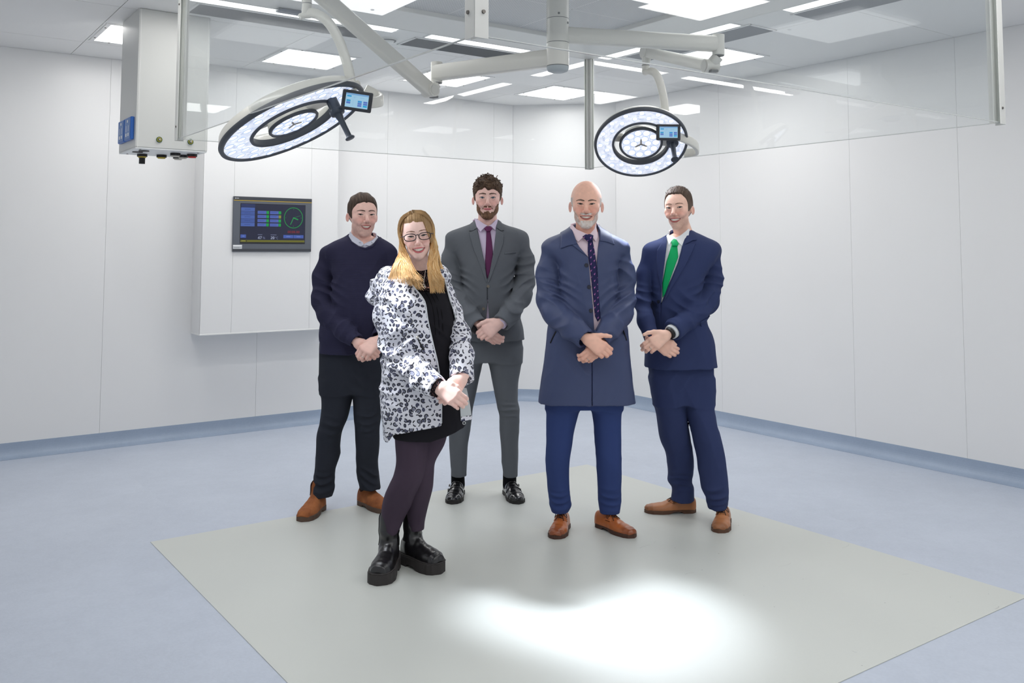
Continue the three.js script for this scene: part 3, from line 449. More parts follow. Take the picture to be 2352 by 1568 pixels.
// a layer of cloth lying on a surface inside an outline seen from the front
const layer = (base, pts, t0, t1, z0 = 0, round = 0.003) => { const p = polygon(pts); return (x, y, z) => { const b = base(x, y, z); return smax(Math.max(b - t1, t0 - b, z0 - z), p(x, y), round); }; };
const minus = (a, b, k = 0.003) => (x, y, z) => smax(a(x, y, z), -b(x, y, z), k);
const grow = (a, t) => (x, y, z) => a(x, y, z) - t;
function frontZ(f, x, y, z = 0.5) { for (let i = 0; i < 60; i++) { const d = f(x, y, z); if (d < 0.0004) break; z -= Math.max(d * 0.7, 0.0003); if (z < -0.4) break; } return z; }
function surface(f, lo, hi, cell, slack = 1.25) {
  const nx = Math.ceil((hi[0] - lo[0]) / cell) + 2, ny = Math.ceil((hi[1] - lo[1]) / cell) + 2, nz = Math.ceil((hi[2] - lo[2]) / cell) + 2, G = new Float32Array(nx * ny * nz), B = 6, rad2 = 0.5 * B * cell * 1.7321 * slack + cell;
  for (let k0 = 0; k0 < nz; k0 += B) for (let j0 = 0; j0 < ny; j0 += B) for (let i0 = 0; i0 < nx; i0 += B) {
    const d0 = f(lo[0] + (i0 + B / 2) * cell, lo[1] + (j0 + B / 2) * cell, lo[2] + (k0 + B / 2) * cell), far = Math.abs(d0) > rad2;
    for (let k = k0; k < Math.min(nz, k0 + B); k++) for (let j = j0; j < Math.min(ny, j0 + B); j++) for (let i = i0; i < Math.min(nx, i0 + B); i++) G[i + nx * (j + ny * k)] = far ? d0 : f(lo[0] + i * cell, lo[1] + j * cell, lo[2] + k * cell);
  }
  const id = new Int32Array(nx * ny * nz).fill(-1), pos = [], sx = 1, sy = nx, sz = nx * ny, idx = [];
  const E = [[0, 1], [2, 3], [4, 5], [6, 7], [0, 2], [1, 3], [4, 6], [5, 7], [0, 4], [1, 5], [2, 6], [3, 7]];
  for (let k = 0; k < nz - 1; k++) for (let j = 0; j < ny - 1; j++) for (let i = 0; i < nx - 1; i++) {
    const c = i + nx * (j + ny * k), v = [G[c], G[c + sx], G[c + sy], G[c + sx + sy], G[c + sz], G[c + sx + sz], G[c + sy + sz], G[c + sx + sy + sz]];
    let m = 0; for (let q = 0; q < 8; q++) if (v[q] < 0) m++;
    if (m === 0 || m === 8) continue;
    let x = 0, y = 0, z = 0, n = 0;
    for (const [a, b] of E) if ((v[a] < 0) !== (v[b] < 0)) { const t = v[a] / (v[a] - v[b]); x += (a & 1) + t * ((b & 1) - (a & 1)); y += ((a >> 1) & 1) + t * (((b >> 1) & 1) - ((a >> 1) & 1)); z += ((a >> 2) & 1) + t * (((b >> 2) & 1) - ((a >> 2) & 1)); n++; }
    id[c] = pos.length / 3; pos.push(lo[0] + (i + x / n) * cell, lo[1] + (j + y / n) * cell, lo[2] + (k + z / n) * cell);
  }
  for (let k = 1; k < nz - 1; k++) for (let j = 1; j < ny - 1; j++) for (let i = 1; i < nx - 1; i++) {
    const c = i + nx * (j + ny * k), s = G[c] < 0;
    for (const [d, e, g] of [[sx, sy, sz], [sy, sz, sx], [sz, sx, sy]]) if (s !== G[c + d] < 0) { const a = id[c], b = id[c - e], q = id[c - e - g], r = id[c - g]; if (a < 0 || b < 0 || q < 0 || r < 0) continue; s ? idx.push(a, b, q, a, q, r) : idx.push(a, q, b, a, r, q); }
  }
  const nrm = new Float32Array(pos.length), h = cell * 0.6;
  for (let p = 0; p < pos.length; p += 3) {
    let x = pos[p], y = pos[p + 1], z = pos[p + 2], gx, gy, gz, l;
    for (let it = 0; it < 2; it++) {
      gx = f(x + h, y, z) - f(x - h, y, z); gy = f(x, y + h, z) - f(x, y - h, z); gz = f(x, y, z + h) - f(x, y, z - h); l = Math.hypot(gx, gy, gz) || 1;
      if (it === 0) { const d = clamp(f(x, y, z) * 2 * h / l, -0.5 * cell, 0.5 * cell); x -= gx / l * d; y -= gy / l * d; z -= gz / l * d; }
    }
    pos[p] = x; pos[p + 1] = y; pos[p + 2] = z; nrm[p] = gx / l; nrm[p + 1] = gy / l; nrm[p + 2] = gz / l;
  }
  const g = new THREE.BufferGeometry(); g.setAttribute('position', new THREE.Float32BufferAttribute(pos, 3)); g.setAttribute('normal', new THREE.BufferAttribute(nrm, 3)); g.setIndex(idx);
  return g;
}
function paint(g, fn) { const p = g.attributes.position, n = g.attributes.normal, c = new Float32Array(p.count * 3); for (let i = 0; i < p.count; i++) { const k = fn(p.getX(i), p.getY(i), p.getZ(i), n.getX(i), n.getY(i), n.getZ(i)); c[3 * i] = k.r; c[3 * i + 1] = k.g; c[3 * i + 2] = k.b; } g.setAttribute('color', new THREE.BufferAttribute(c, 3)); return g; }
// texture coordinates in metres from the side that each face looks to
function boxUV(g) {
  const q = g.index ? g.toNonIndexed() : g, p = q.attributes.position, n = q.attributes.normal, uv = new Float32Array(p.count * 2);
  for (let i = 0; i < p.count; i += 3) {
    const ax = Math.abs(n.getX(i) + n.getX(i + 1) + n.getX(i + 2)), ay = Math.abs(n.getY(i) + n.getY(i + 1) + n.getY(i + 2)), az = Math.abs(n.getZ(i) + n.getZ(i + 1) + n.getZ(i + 2));
    for (let k = i; k < i + 3; k++) { const [u, v] = ax > ay && ax > az * 1.15 ? [p.getZ(k) + 0.37, p.getY(k)] : ay > az * 1.3 ? [p.getX(k), p.getZ(k) + 0.19] : [p.getX(k), p.getY(k)]; uv[2 * k] = u; uv[2 * k + 1] = v; }
  }
  q.setAttribute('uv', new THREE.BufferAttribute(uv, 2)); return q;
}
// soft creases in cloth: long ridges across a direction
const crease = (x, y, z, fx, fy, fz, s) => { const n = noise(x * fx + s, y * fy + s * 1.7, z * fz + s * 0.6); return 1 - 2 * Math.abs(n); };

// ---------------------------------------------------------------- people
const C = (r, g, b) => rgb(r, g, b), mixC = (a, b, t) => a.clone().lerp(b, clamp(t));
const skinMat = phys({ vertexColors: true, roughness: 0.5, specularIntensity: 0.45, sheen: 0.0 });
class Person {
  constructor(label, X, Z) { this.X = X; this.Z = Z; this.o = thing('person', label, 'person', room(X, 0, Z), -YAW); this.skin = []; }
  L(px, py, dz = 0) { const d = sight(px, py), t = (this.Z - dz) / d[2]; return [d[0] * t - this.X, EYE + d[1] * t, dz]; }
  m(px, dz = 0) { return px * (this.Z - dz) / FOCAL; }                                  // a width in the frame as metres
  poly(pts, dz) { return pts.map(([x, y]) => this.L(x, y, dz).slice(0, 2)); }
  rows(list) { return list.map(([y, xl, xr, dep, z = 0]) => { const a = this.L(xl, y, z), b = this.L(xr, y, z); return [(a[1] + b[1]) / 2, (a[0] + b[0]) / 2, z, (b[0] - a[0]) / 2, dep]; }); }
  path(list) { return list.map(([x, y, dz, r]) => [...this.L(x, y, dz), this.m(r, dz)]); }
  add(name, geo, mat, parent, label) { return part(name, geo, mat, parent || this.o, label); }
  addSkin(g) { this.skin.push(g); }
  finish() { const gs = this.skin.map((g) => { const q = g.index ? g.toNonIndexed() : g; for (const k of Object.keys(q.attributes)) if (!['position', 'normal', 'color'].includes(k)) q.deleteAttribute(k); return q; }); this.add('body', mergeGeometries(gs), skinMat); }
}
const bounds = (pts, pad) => { const lo = [1e9, 1e9, 1e9], hi = [-1e9, -1e9, -1e9]; for (const p of pts) for (let k = 0; k < 3; k++) { lo[k] = Math.min(lo[k], p[k] - pad); hi[k] = Math.max(hi[k], p[k] + pad); } return [lo, hi]; };
const mapG = (g, M) => { g.applyMatrix4(M); return g; };

// a head: units of the head's height, origin between the ears at eye level, z to the face
function makeHead(P, cf) {
  const H = cf.H, R = new THREE.Euler(cf.rot[0], cf.rot[1], cf.rot[2], 'YXZ'), q = new THREE.Quaternion().setFromEuler(R);
  const eyes = V3(...P.L(cf.eyes[0], cf.eyes[1], cf.dz)), org = eyes.clone().sub(V3(0, 0.0, 0.31 * H).applyQuaternion(q)), M = new THREE.Matrix4().compose(org, q, V3(H, H, H)), Mi = M.clone().invert();
  const w = cf.wide || 1, jw = cf.jaw || 1, sml = cf.smile ?? 0.6, ex = 0.128 * (cf.eyeGap || 1);
  const E = Object.assign({ nose: 1, chin: 1, cheeks: 1, brow: 1, neck: 1, ear: 1, long: 1 }, cf);
  const skullF = join(ellip([0, 0.115, -0.06], [0.318 * w, 0.385, 0.40]), [ellip([0, 0.06, 0.08], [0.262 * w, 0.30, 0.262]), 0.06]);
  const faceF = join(skullF, [ellip([0, -0.2, 0.09], [0.222 * w * (0.5 + jw / 2), 0.27, 0.225]), 0.06]);
  const base = (x, y, z) => {
    const a = Math.abs(x); let d = faceF(a, y, z);
    d = smin(d, Math.hypot(a - 0.128 * jw, (y + 0.275) * 0.9, z - 0.0) - 0.088, 0.1);
    d = smin(d, ellipC(a, y, z), 0.07);
    d = smin(d, Math.hypot(a - 0.172 * w, y + 0.085, z - 0.195) - 0.1 * E.cheeks, 0.07);
    if (sml > 0) d = smin(d, Math.hypot(a - 0.142, (y + 0.175) * 1.1, z - 0.262) - 0.058 - 0.018 * sml, 0.05);
    d = smin(d, Math.hypot(a, (y + 0.28) * 0.9, z - 0.24) - 0.095, 0.08);
    d = smin(d, browF(a, y, z), 0.05);
    d = smax(d, -(Math.hypot((a - ex) * 0.85, (y - 0.008) * 1.15, z - 0.40) - 0.078), 0.045);
    if (z > 0.15 && y < -0.1 && y > -0.36) d = smax(d, 0.011 - foldF(a, y, z), 0.02);
    d = smin(d, noseF(a, y, z), 0.04);
    d = smin(d, Math.hypot(a - 0.047 * E.nose, y + 0.16, z - 0.362) - 0.032 * E.nose, 0.022);
    return d;
  };
  const foldZ = [[0.072, -0.15], [0.1, -0.2], [0.128, -0.255], [0.136, -0.3]]; let foldF = () => 1;
  const ellipC = ellip([0, -0.425 * E.chin, 0.205], [0.105 * jw, 0.08, 0.1]), browF = cone([0, 0.085, 0.305], [0.165, 0.088, 0.235], 0.04 * E.brow, 0.035 * E.brow), noseF = cone([0, 0.03, 0.31], [0, -0.14, 0.412], 0.028, 0.045 * E.nose);
  { const fp = foldZ.map(([x, y]) => [x, y, frontZ(base, x, y, 0.6) + 0.006, 0.0]), ff = limb(fp, 0.002); foldF = (x, y, z) => ff(x, y, z) + 0.006 * (1 - sml); }
  // mouth
  const ym = -0.272, mw = cf.mouth || 0.1, gap = cf.open || 0, gu = gap * 0.34, gd = gap * 0.66, lipY = (x) => ym + (0.006 + 0.02 * sml) * (x / mw) ** 2, zAt = (x, y) => frontZ(base, x, y, 0.6);
  const up = [], dn = [], lp = cf.lips || 1;
  for (let i = 0; i <= 6; i++) { const x = mw * i / 6, t = 1 - (i / 6) ** 2.6, y = lipY(x), z = zAt(x, y) - 0.1 * x * x; up.push([x, y + gu * t + 0.009 * lp * t, z - 0.006, 0.004 + lp * 0.0085 * t]); dn.push([x, y - gd * t - 0.011 * lp * t, z - 0.007, 0.004 + lp * 0.0115 * t]); }
  const upF = limb(up, 0.005), dnF = limb(dn, 0.005);
  const face = (x, y, z) => {
    const a = Math.abs(x); let d = base(x, y, z);
    if (z > 0.1 && y < -0.15 && y > -0.42) {
      d = smin(d, Math.min(upF(a, y, z), dnF(a, y, z)), 0.012);
      if (a < mw + 0.01) { const t = 1 - Math.min(1, a / mw) ** 2.6, yy = y - lipY(a), g = Math.min(Math.max(0.002, gu * t) - yy, yy + Math.max(0.003, gd * t)); d = smax(d, Math.min(g, z - 0.2, mw + 0.004 - a), 0.004); }
    }
    if (z > 0.12 && Math.abs(y) < 0.12) { const px = a - ex, s = Math.hypot(px, y, z - 0.268) - 0.072, o = Math.min((cf.lid || 0.02) * (1 - (px / 0.066) ** 2) - Math.abs(y - 0.002 - 0.12 * px), z - 0.27); d = smin(d, smax(s, o, 0.004), 0.012); d = smax(d, o > 0 ? Math.min(o, 0.066 - Math.hypot(px, y, z - 0.268) + 0.02) : -1, 0.004); }
    // ears
    if (a > 0.22) { const e = earF(a, y, z); d = smin(d, e, 0.012); }
    return d;
  };
  const eo = 0.318 * w, earF = (a, y, z) => { const X = a - eo - 0.012 * E.ear, Y = y + 0.055, Z = z + 0.045, ca = 0.93, sa = 0.37, u = X * ca + Z * sa + 0.014, v = -X * sa + Z * ca; const e = ellE(u, Y, v), c = ellI(u, Y, v); return smax(e, -c, 0.012); }, ellE = (u, Y, v) => ellE0(u - 0.02 * sstep(0.0, -0.09, v), Y - 0.1 * v * 0.3, v), ellE0 = ellip([0, 0, -0.02], [0.021, 0.1 * E.ear, 0.05]), ellI = ellip([0.03, 0.006, 0.0], [0.026, 0.07 * E.ear, 0.037]);
  const nk = cone([0, -0.3, -0.07], cf.neckTo || [0, -0.78, -0.13], 0.205 * E.neck, 0.23 * E.neck);
  const all = (x, y, z) => smin(face(x, y, z), nk(x, y, z), 0.06);
  const cell = 0.0075, g = surface(all, [-0.46, -0.82, -0.52], [0.46, 0.53, 0.56], cell, 1.5);
  const S = cf.skin, lip = cf.lip || mixC(S, C(176, 84, 84), 0.6), flush = mixC(S, C(214, 120, 110), 0.5);
  paint(g, (x, y, z) => {
    const a = Math.abs(x); let c = S.clone();
    c.multiplyScalar(1 + 0.05 * noise(x * 22, y * 22, z * 22) + 0.03 * noise(x * 60, y * 60, z * 60));
    c = mixC(c, flush, 0.75 * Math.exp(-((a - 0.17) ** 2 + (y + 0.13) ** 2) / 0.008) * sstep(0.05, 0.2, z));
    c = mixC(c, flush, 0.6 * Math.exp(-(a * a + (y + 0.15) ** 2) / 0.003) * sstep(0.3, 0.4, z));
    if (a > 0.3) c = mixC(c, flush, 0.8 * sstep(0.3, 0.34, a) * sstep(0.1, -0.1, Math.abs(y + 0.05) - 0.12));
    if (z > 0.15 && y < -0.2 && y > -0.4) { const dl = Math.min(upF(a, y, z), dnF(a, y, z)); c = mixC(c, lip, sstep(0.007, 0.0, dl)); }
    if (cf.stubble) { const k = sstep(-0.12, -0.26, y + 0.05 * noise(x * 14, y * 14, z * 14)) * sstep(-0.02, 0.06, z) * sstep(-0.56, -0.44, y); const dl = z > 0.15 ? Math.min(upF(a, y, z), dnF(a, y, z)) : 1; c = mixC(c, cf.stubble, 0.42 * k * sstep(0.0, 0.012, dl) * (0.7 + 0.3 * noise(x * 90, y * 90, z * 90))); }
    if (cf.tint) c = cf.tint(c, x, y, z);
    return c;
  });
  P.addSkin(mapG(g, M));
  // teeth
  if (gap > 0) {
    const pos = [], idx = [], n = 26, mouthDark = std({ color: C(66, 26, 26), roughness: 0.6, side: THREE.DoubleSide });
    const strip = (wf, y0, y1, back) => { const p = [], id = []; for (let i = 0; i <= n; i++) { const x = (i / n * 2 - 1) * mw * wf, t = 1 - Math.min(1, Math.abs(x) / mw) ** 2.6, y = lipY(Math.abs(x)), z = zAt(Math.abs(x), y) - back - 2.2 * x * x - (i % 4 === 0 ? 0.002 : 0); p.push(x, y + y0(t), z, x, y + y1(t), z - 0.002); } for (let i = 0; i < n; i++) { const a = 2 * i; id.push(a, a + 1, a + 2, a + 1, a + 3, a + 2); } const g = new THREE.BufferGeometry(); g.setAttribute('position', new THREE.Float32BufferAttribute(p, 3)); g.setIndex(id); g.computeVertexNormals(); return g; };
    P.add('mouth', mapG(strip(1.0, (t) => gu * t + 0.012, (t) => -gd * t - 0.012, 0.034), M), mouthDark);
    P.add('teeth', mapG(strip(0.84, (t) => gu * t + 0.006, (t) => -gd * t * (cf.teeth || 0.8) + 0.001, 0.009), M), std({ color: C(240, 232, 218), roughness: 0.3, side: THREE.DoubleSide }));
  }
  // eyes
  const gaze = q.clone().invert();
  for (const s of [-1, 1]) {
    const eyeG = new THREE.SphereGeometry(0.0635, 20, 14).translate(s * ex, 0, 0.268), e = P.add('eye', mapG(eyeG, M), eyeWhite);
    const f = V3(-P.X, EYE - org.y, P.Z).normalize().applyQuaternion(gaze), c = V3(s * ex, 0, 0.268);
    const disc = (r, h) => new THREE.SphereGeometry(0.0655, 20, 8, 0, 2 * PI, 0, r).applyQuaternion(new THREE.Quaternion().setFromUnitVectors(V3(0, 1, 0), f)).translate(c.x + f.x * h, c.y + f.y * h, c.z + f.z * h);
    const lash = []; for (let i = 0; i <= 8; i++) { const px = (i / 8 * 2 - 1) * 0.064, hh = (cf.lid || 0.02) * (1 - (px / 0.066) ** 2) + 0.002 + 0.12 * px, rr = 0.0715; lash.push([s * (ex + px), hh + 0.002, 0.268 + Math.sqrt(Math.max(0.0001, rr * rr - px * px - hh * hh))]); }
    P.add('eyelashes', mapG(tubeGeo(lash, cf.lash || 0.0048, 16, 6), M), lashMat, e);
    P.add('iris', mapG(disc(0.47, 0.0), M), std({ color: cf.iris || C(70, 52, 40), roughness: 0.15 }), e); P.add('pupil', mapG(disc(0.18, 0.0008), M), pupilMat, e);
  }
  // eyebrows
  if (cf.browC) {
    const bt = 1.0 * (cf.browT || 0.016), hairB = [];
    for (let i = 0; i <= 6; i++) { const t = i / 6, x = lerp(0.045, 0.205, t), y = 0.082 + (cf.browUp || 0) + 0.02 * Math.sin(t * 2.4) - 0.014 * t * t; hairB.push([x, y, zAt(x, y) - 0.006, bt * (0.75 + 0.45 * Math.sin(Math.min(1, t * 1.5) * 2.2)) * (1 - 0.55 * t)]); }
    const bf = limb(hairB, 0.004), sdf = (x, y, z) => bf(Math.abs(x), y, z) + 0.0025 * noise(x * 60 + y * 30, y * 120, z * 30);
    P.add('eyebrows', mapG(surface(sdf, [-0.26, 0.0, 0.1], [0.26, 0.17, 0.45], 0.0065, 1.6), M), std({ color: cf.browC, roughness: 0.8 }));
  }
  // hair and beard: thickness over the bare head
  const shell = (th, name, col, mat, lo, hi, cellH = 0.0095) => {
    const sdf = (x, y, z) => { const b = base(x, y, z); if (b > 0.12 || b < -0.1) return b; const t = th(x, y, z); return smax(b - t, Math.min(0.05, (-t - 0.0015) * 2.5), 0.004); }, hg = surface(sdf, lo, hi, cellH, 1.6);
    paint(hg, (x, y, z, nx, ny, nz) => col(x, y, z));
    return P.add(name, mapG(hg, M), mat);
  };
  return { M, H, q, org, base, shell, zAt, Mi, ex, lipY, w };
}
const lashMat = std({ color: C(46, 34, 30), roughness: 0.8 }), eyeWhite = std({ color: C(206, 198, 192), roughness: 0.2 }), pupilMat = std({ color: C(10, 9, 9), roughness: 0.1 });
const hairMat = phys({ vertexColors: true, roughness: 0.6, specularIntensity: 0.4 });
// fine strands: along the fall of the hair
const strand = (x, y, z, s = 1) => { const t = sstep(0.22, 0.42, y); return (1 - t) * noise(Math.atan2(x, z + 0.06) * 44 * s, y * 6, 3) + t * noise(x * 110 * s, z * 9, 7); };
// hairline height by depth for short hair; front: height over the brow at the middle
function hairline(x, z, front, burn, widow = 0) {
  const a = Math.abs(x), K = [[0.45, front], [0.30, front - 0.01], [0.235, front - 0.06], [0.19, front - 0.13], [0.15, 0.1], [0.115, burn + 0.04], [0.085, burn], [0.03, burn], [-0.01, -0.02], [-0.06, 0.0], [-0.13, -0.02], [-0.19, -0.2], [-0.26, -0.34], [-0.5, -0.38]];
  let i = 0; while (i < K.length - 2 && z < K[i + 1][0]) i++;
  const t = clamp((z - K[i][0]) / (K[i + 1][0] - K[i][0])); return lerp(K[i][1], K[i + 1][1], t) + widow * sstep(0.06, 0.17, a) * sstep(0.1, 0.25, z);
}

// a hand: wrist, direction, back-of-hand normal, thumb side; curl in radians per joint
function handField(cf) {
  const D = V3(...cf.dir).normalize(), N0 = V3(...cf.normal), N = N0.addScaledVector(D, -N0.dot(D)).normalize(), S = (cf.thumb > 0 ? D.clone().cross(N) : N.clone().cross(D)).normalize(), s = cf.size || 1, W = V3(...cf.wrist);
  const at = (d, t, n) => W.clone().addScaledVector(D, d * s).addScaledVector(S, t * s).addScaledVector(N, n * s).toArray();
  const parts = [[cone(at(-0.04, 0, 0), at(0.01, 0, 0), 0.024 * s, 0.026 * s), 0]];
  for (const [t0, t1, l] of [[0.014, 0.03, 0.092], [0.005, 0.01, 0.096], [-0.005, -0.011, 0.092], [-0.014, -0.031, 0.084]]) parts.push([cone(at(0.005, t0, 0), at(l, t1, 0.001), 0.0165 * s, 0.0135 * s), 0.016 * s]);
  const palm = join(...parts), fingers = [], tips = [];
  const spec = [[0.031, 0.093, [0.044, 0.026, 0.021], 0.0092], [0.0105, 0.098, [0.048, 0.03, 0.022], 0.0095], [-0.0105, 0.094, [0.045, 0.028, 0.021], 0.0091], [-0.031, 0.085, [0.035, 0.021, 0.019], 0.0082]];
  spec.forEach(([t, d, len, r], i) => {
    let p = V3(...at(d, t, 0)), a = 0; const pts = [[...p.toArray(), r * 1.25 * s]], cu = cf.curl[i] || cf.curl[0], sp = (cf.spread || 0) * (t / 0.03);
    len.forEach((l, k) => { a += cu[k]; const v = D.clone().multiplyScalar(Math.cos(a)).addScaledVector(N, -Math.sin(a)).addScaledVector(S, sp).normalize(); p = p.clone().addScaledVector(v, l * s); pts.push([...p.toArray(), r * [1.08, 1.0, 0.86][k] * s]); });
    fingers.push(limb(pts, 0.004 * s)); tips.push(pts);
  });
  const th = cf.thumbPose || [[0.02, 0.03, -0.002], [0.05, 0.052, 0.0], [0.082, 0.058, 0.0], [0.108, 0.058, -0.002]];
  const tp = th.map(([d, t, n], i) => [...at(d, t, n), [0.0165, 0.0125, 0.0108, 0.0094][i] * s]);
  const thumb = limb(tp, 0.006 * s);
  const f = (x, y, z) => { let d = smin(palm(x, y, z), thumb(x, y, z), 0.014 * s); for (const g of fingers) { const e = g(x, y, z); d = smin(d, e, 0.005 * s); } return d; };
  return { f, tips, tp, D, N, S, W, at, box: bounds([at(-0.07, 0, 0), ...tips.flat(), ...tp, at(0.0, 0.05, 0), at(0.0, -0.05, 0)], 0.03) };
}
function addHands(P, list, skin) {
  const hs = list.map(handField);
  for (const h of hs) {
    const g = surface(h.f, h.box[0], h.box[1], 0.0028, 1.5), knuckle = mixC(skin, C(205, 110, 104), 0.4);
    paint(g, (x, y, z) => { let c = skin.clone().multiplyScalar(1 + 0.05 * noise(x * 80, y * 80, z * 80)); let k = 0; for (const t of h.tips) for (const p of [t[0], t[1], t[3]]) k = Math.max(k, Math.exp(-((x - p[0]) ** 2 + (y - p[1]) ** 2 + (z - p[2]) ** 2) / 0.00022)); return mixC(c, knuckle, 0.6 * k); });
    P.addSkin(g);
  }
  return hs;
}
const ringMat = std({ color: C(216, 214, 206), metalness: 1, roughness: 0.25 });
function fingerRing(P, h, i, t = 0.4, mat = ringMat) {
  const a = V3(...h.tips[i][0]), b = V3(...h.tips[i][1]), c = a.clone().lerp(b, t), d = b.clone().sub(a).normalize(), g = new THREE.TorusGeometry(0.0105, 0.0016, 8, 24).applyQuaternion(new THREE.Quaternion().setFromUnitVectors(V3(0, 0, 1), d)).translate(c.x, c.y, c.z);
  return P.add('finger_ring', g, mat);
}
// a shoe in its own space: toe along +z, heel at z = 0, sole on y = 0
function shoeField(s) {
  const rows = s.rows;                                                                 // [z, halfWidth, height, middle x]
  const at = (z) => { let i = 0; while (i < rows.length - 2 && z > rows[i + 1][0]) i++; const t = sm(clamp((z - rows[i][0]) / (rows[i + 1][0] - rows[i][0]))); return rows[i].map((v, k) => lerp(v, rows[i + 1][k], t)); };
  const z0 = rows[0][0], z1 = rows.at(-1)[0];
  const upper = (x, y, z) => { const r = at(z), w = r[1], h = r[2], dx = (x - r[3]), yy = y - s.sole, q = (Math.abs(dx / w) ** 2.3 + Math.abs(Math.max(yy, -0.004) / h) ** (s.pow || 2.2)) ** (1 / 2.25), rr = Math.hypot(dx, yy); let d = q > 1e-3 ? rr * (1 - 1 / q) : -Math.min(w, h); d = Math.max(d, -yy - 0.002); const e = Math.max(z0 - z, z - z1); return smax(d, e, 0.02); };
  const sole = (x, y, z) => { const r = at(z), w = r[1] + s.welt; let d = Math.abs(x - r[3]) - w; d = smax(d, Math.max(z0 - s.welt - z, z - z1 - s.welt), 0.045); const arch = s.arch ? s.arch * sstep(0.07, 0.085, z) * sstep(0.17, 0.12, z) : 0; return smax(smax(d, y - s.sole - 0.002, 0.003), arch - y, 0.003); };
  return { upper, sole, z0, z1 };
}
function shoe(P, cf) { // heel and toe points on the floor in local metres
  const a = V3(cf.heel[0], 0, cf.heel[1]), b = V3(cf.toe[0], 0, cf.toe[1]), d = b.clone().sub(a), yaw = Math.atan2(d.x, d.z), M = new THREE.Matrix4().compose(a, new THREE.Quaternion().setFromAxisAngle(V3(0, 1, 0), yaw), V3(1, 1, d.length() / cf.len));
  const { upper, sole } = shoeField(cf), top = cf.top;
  const f = top ? (x, y, z) => { let e = smin(upper(x, y, z), top(x, y, z), 0.02); return cf.wrinkle ? e + cf.wrinkle(x, y, z) : e; } : upper;
  const lo = [-0.085, -0.01, -0.05], hi = [0.085, cf.high || 0.16, cf.len + 0.04];
  const col = cf.paint, u = surface(f, lo, hi, 0.0032, 1.5); if (col) paint(u, col);
  const m = P.add('shoe', mapG(u, M), cf.mat);
  const so = part('sole', mapG(surface(sole, lo, [0.085, cf.sole + 0.02, cf.len + 0.04], 0.0028, 1.4), M), cf.soleMat, m);
  return { m, M, upper: f, P };
}
// ---------------------------------------------------------------- clothing
const cloth = (c, rough = 0.85, o = {}) => phys({ color: c, roughness: rough, specularIntensity: 0.35, ...o });
const vec = (a) => V3(a[0], a[1], a[2]);
// a sleeve cut square and hollow at the cuff
function sleeve(pts, k = 0.03, hollow = 0.011, flat = 0) {
  const l = limb(pts, k), n = pts.length, e = vec(pts[n - 1]), d = e.clone().sub(vec(pts[n - 2])).normalize(), i0 = e.clone().addScaledVector(d, -0.018).toArray(), i1 = e.clone().addScaledVector(d, 0.03).toArray(), r = pts[n - 1][3] - hollow, ins = cone(i0, i1, r, r);
  return (x, y, z) => smax(smax(l(x, y, z), (x - e.x) * d.x + (y - e.y) * d.y + (z - e.z) * d.z, 0.006), -ins(x, y, z), 0.003);
}
// creases that gather round a joint: centre, reach, direction across which they repeat, pitch, depth
const gather = (c, reach, dir, pitch, depth, ph = 0) => (x, y, z) => { const dx = x - c[0], dy = y - c[1], dz = z - c[2], r2 = (dx * dx + dy * dy + dz * dz) / (reach * reach); if (r2 > 4) return 0; const s = (dx * dir[0] + dy * dir[1] + dz * dir[2]) / pitch + 1.1 * noise(x * 6 + ph, y * 6, z * 6); const w = Math.sin(s * PI + ph); return 1.25 * depth * Math.exp(-r2 * 1.4) * (1 - 2 * Math.sqrt(w * w + 0.012)); };
function withCreases(f, gs, amp = 0.003, fr = [9, 3.4, 9], sd = 1) { return (x, y, z) => { let d = f(x, y, z); if (d > 0.05 || d < -0.05) return d; d -= amp * 1.7 * (crease(x + 0.35 * y, y, z, fr[0], fr[1], fr[2], sd) - 0.4) + amp * 0.8 * crease(x * 0.8 - 0.5 * y, y, z, 17, 8, 17, sd + 5) + amp * 0.35 * noise(x * 30, y * 18, z * 30 + sd); for (const g of gs) d -= g(x, y, z); return d; }; }
const box3 = (pts, pad) => bounds(pts, pad);
function tubeGeo(pts, r, seg = 24, n = 8, closed = false) { return new THREE.TubeGeometry(new THREE.CatmullRomCurve3(pts.map((p) => vec(p)), closed), seg, r, n, closed); }
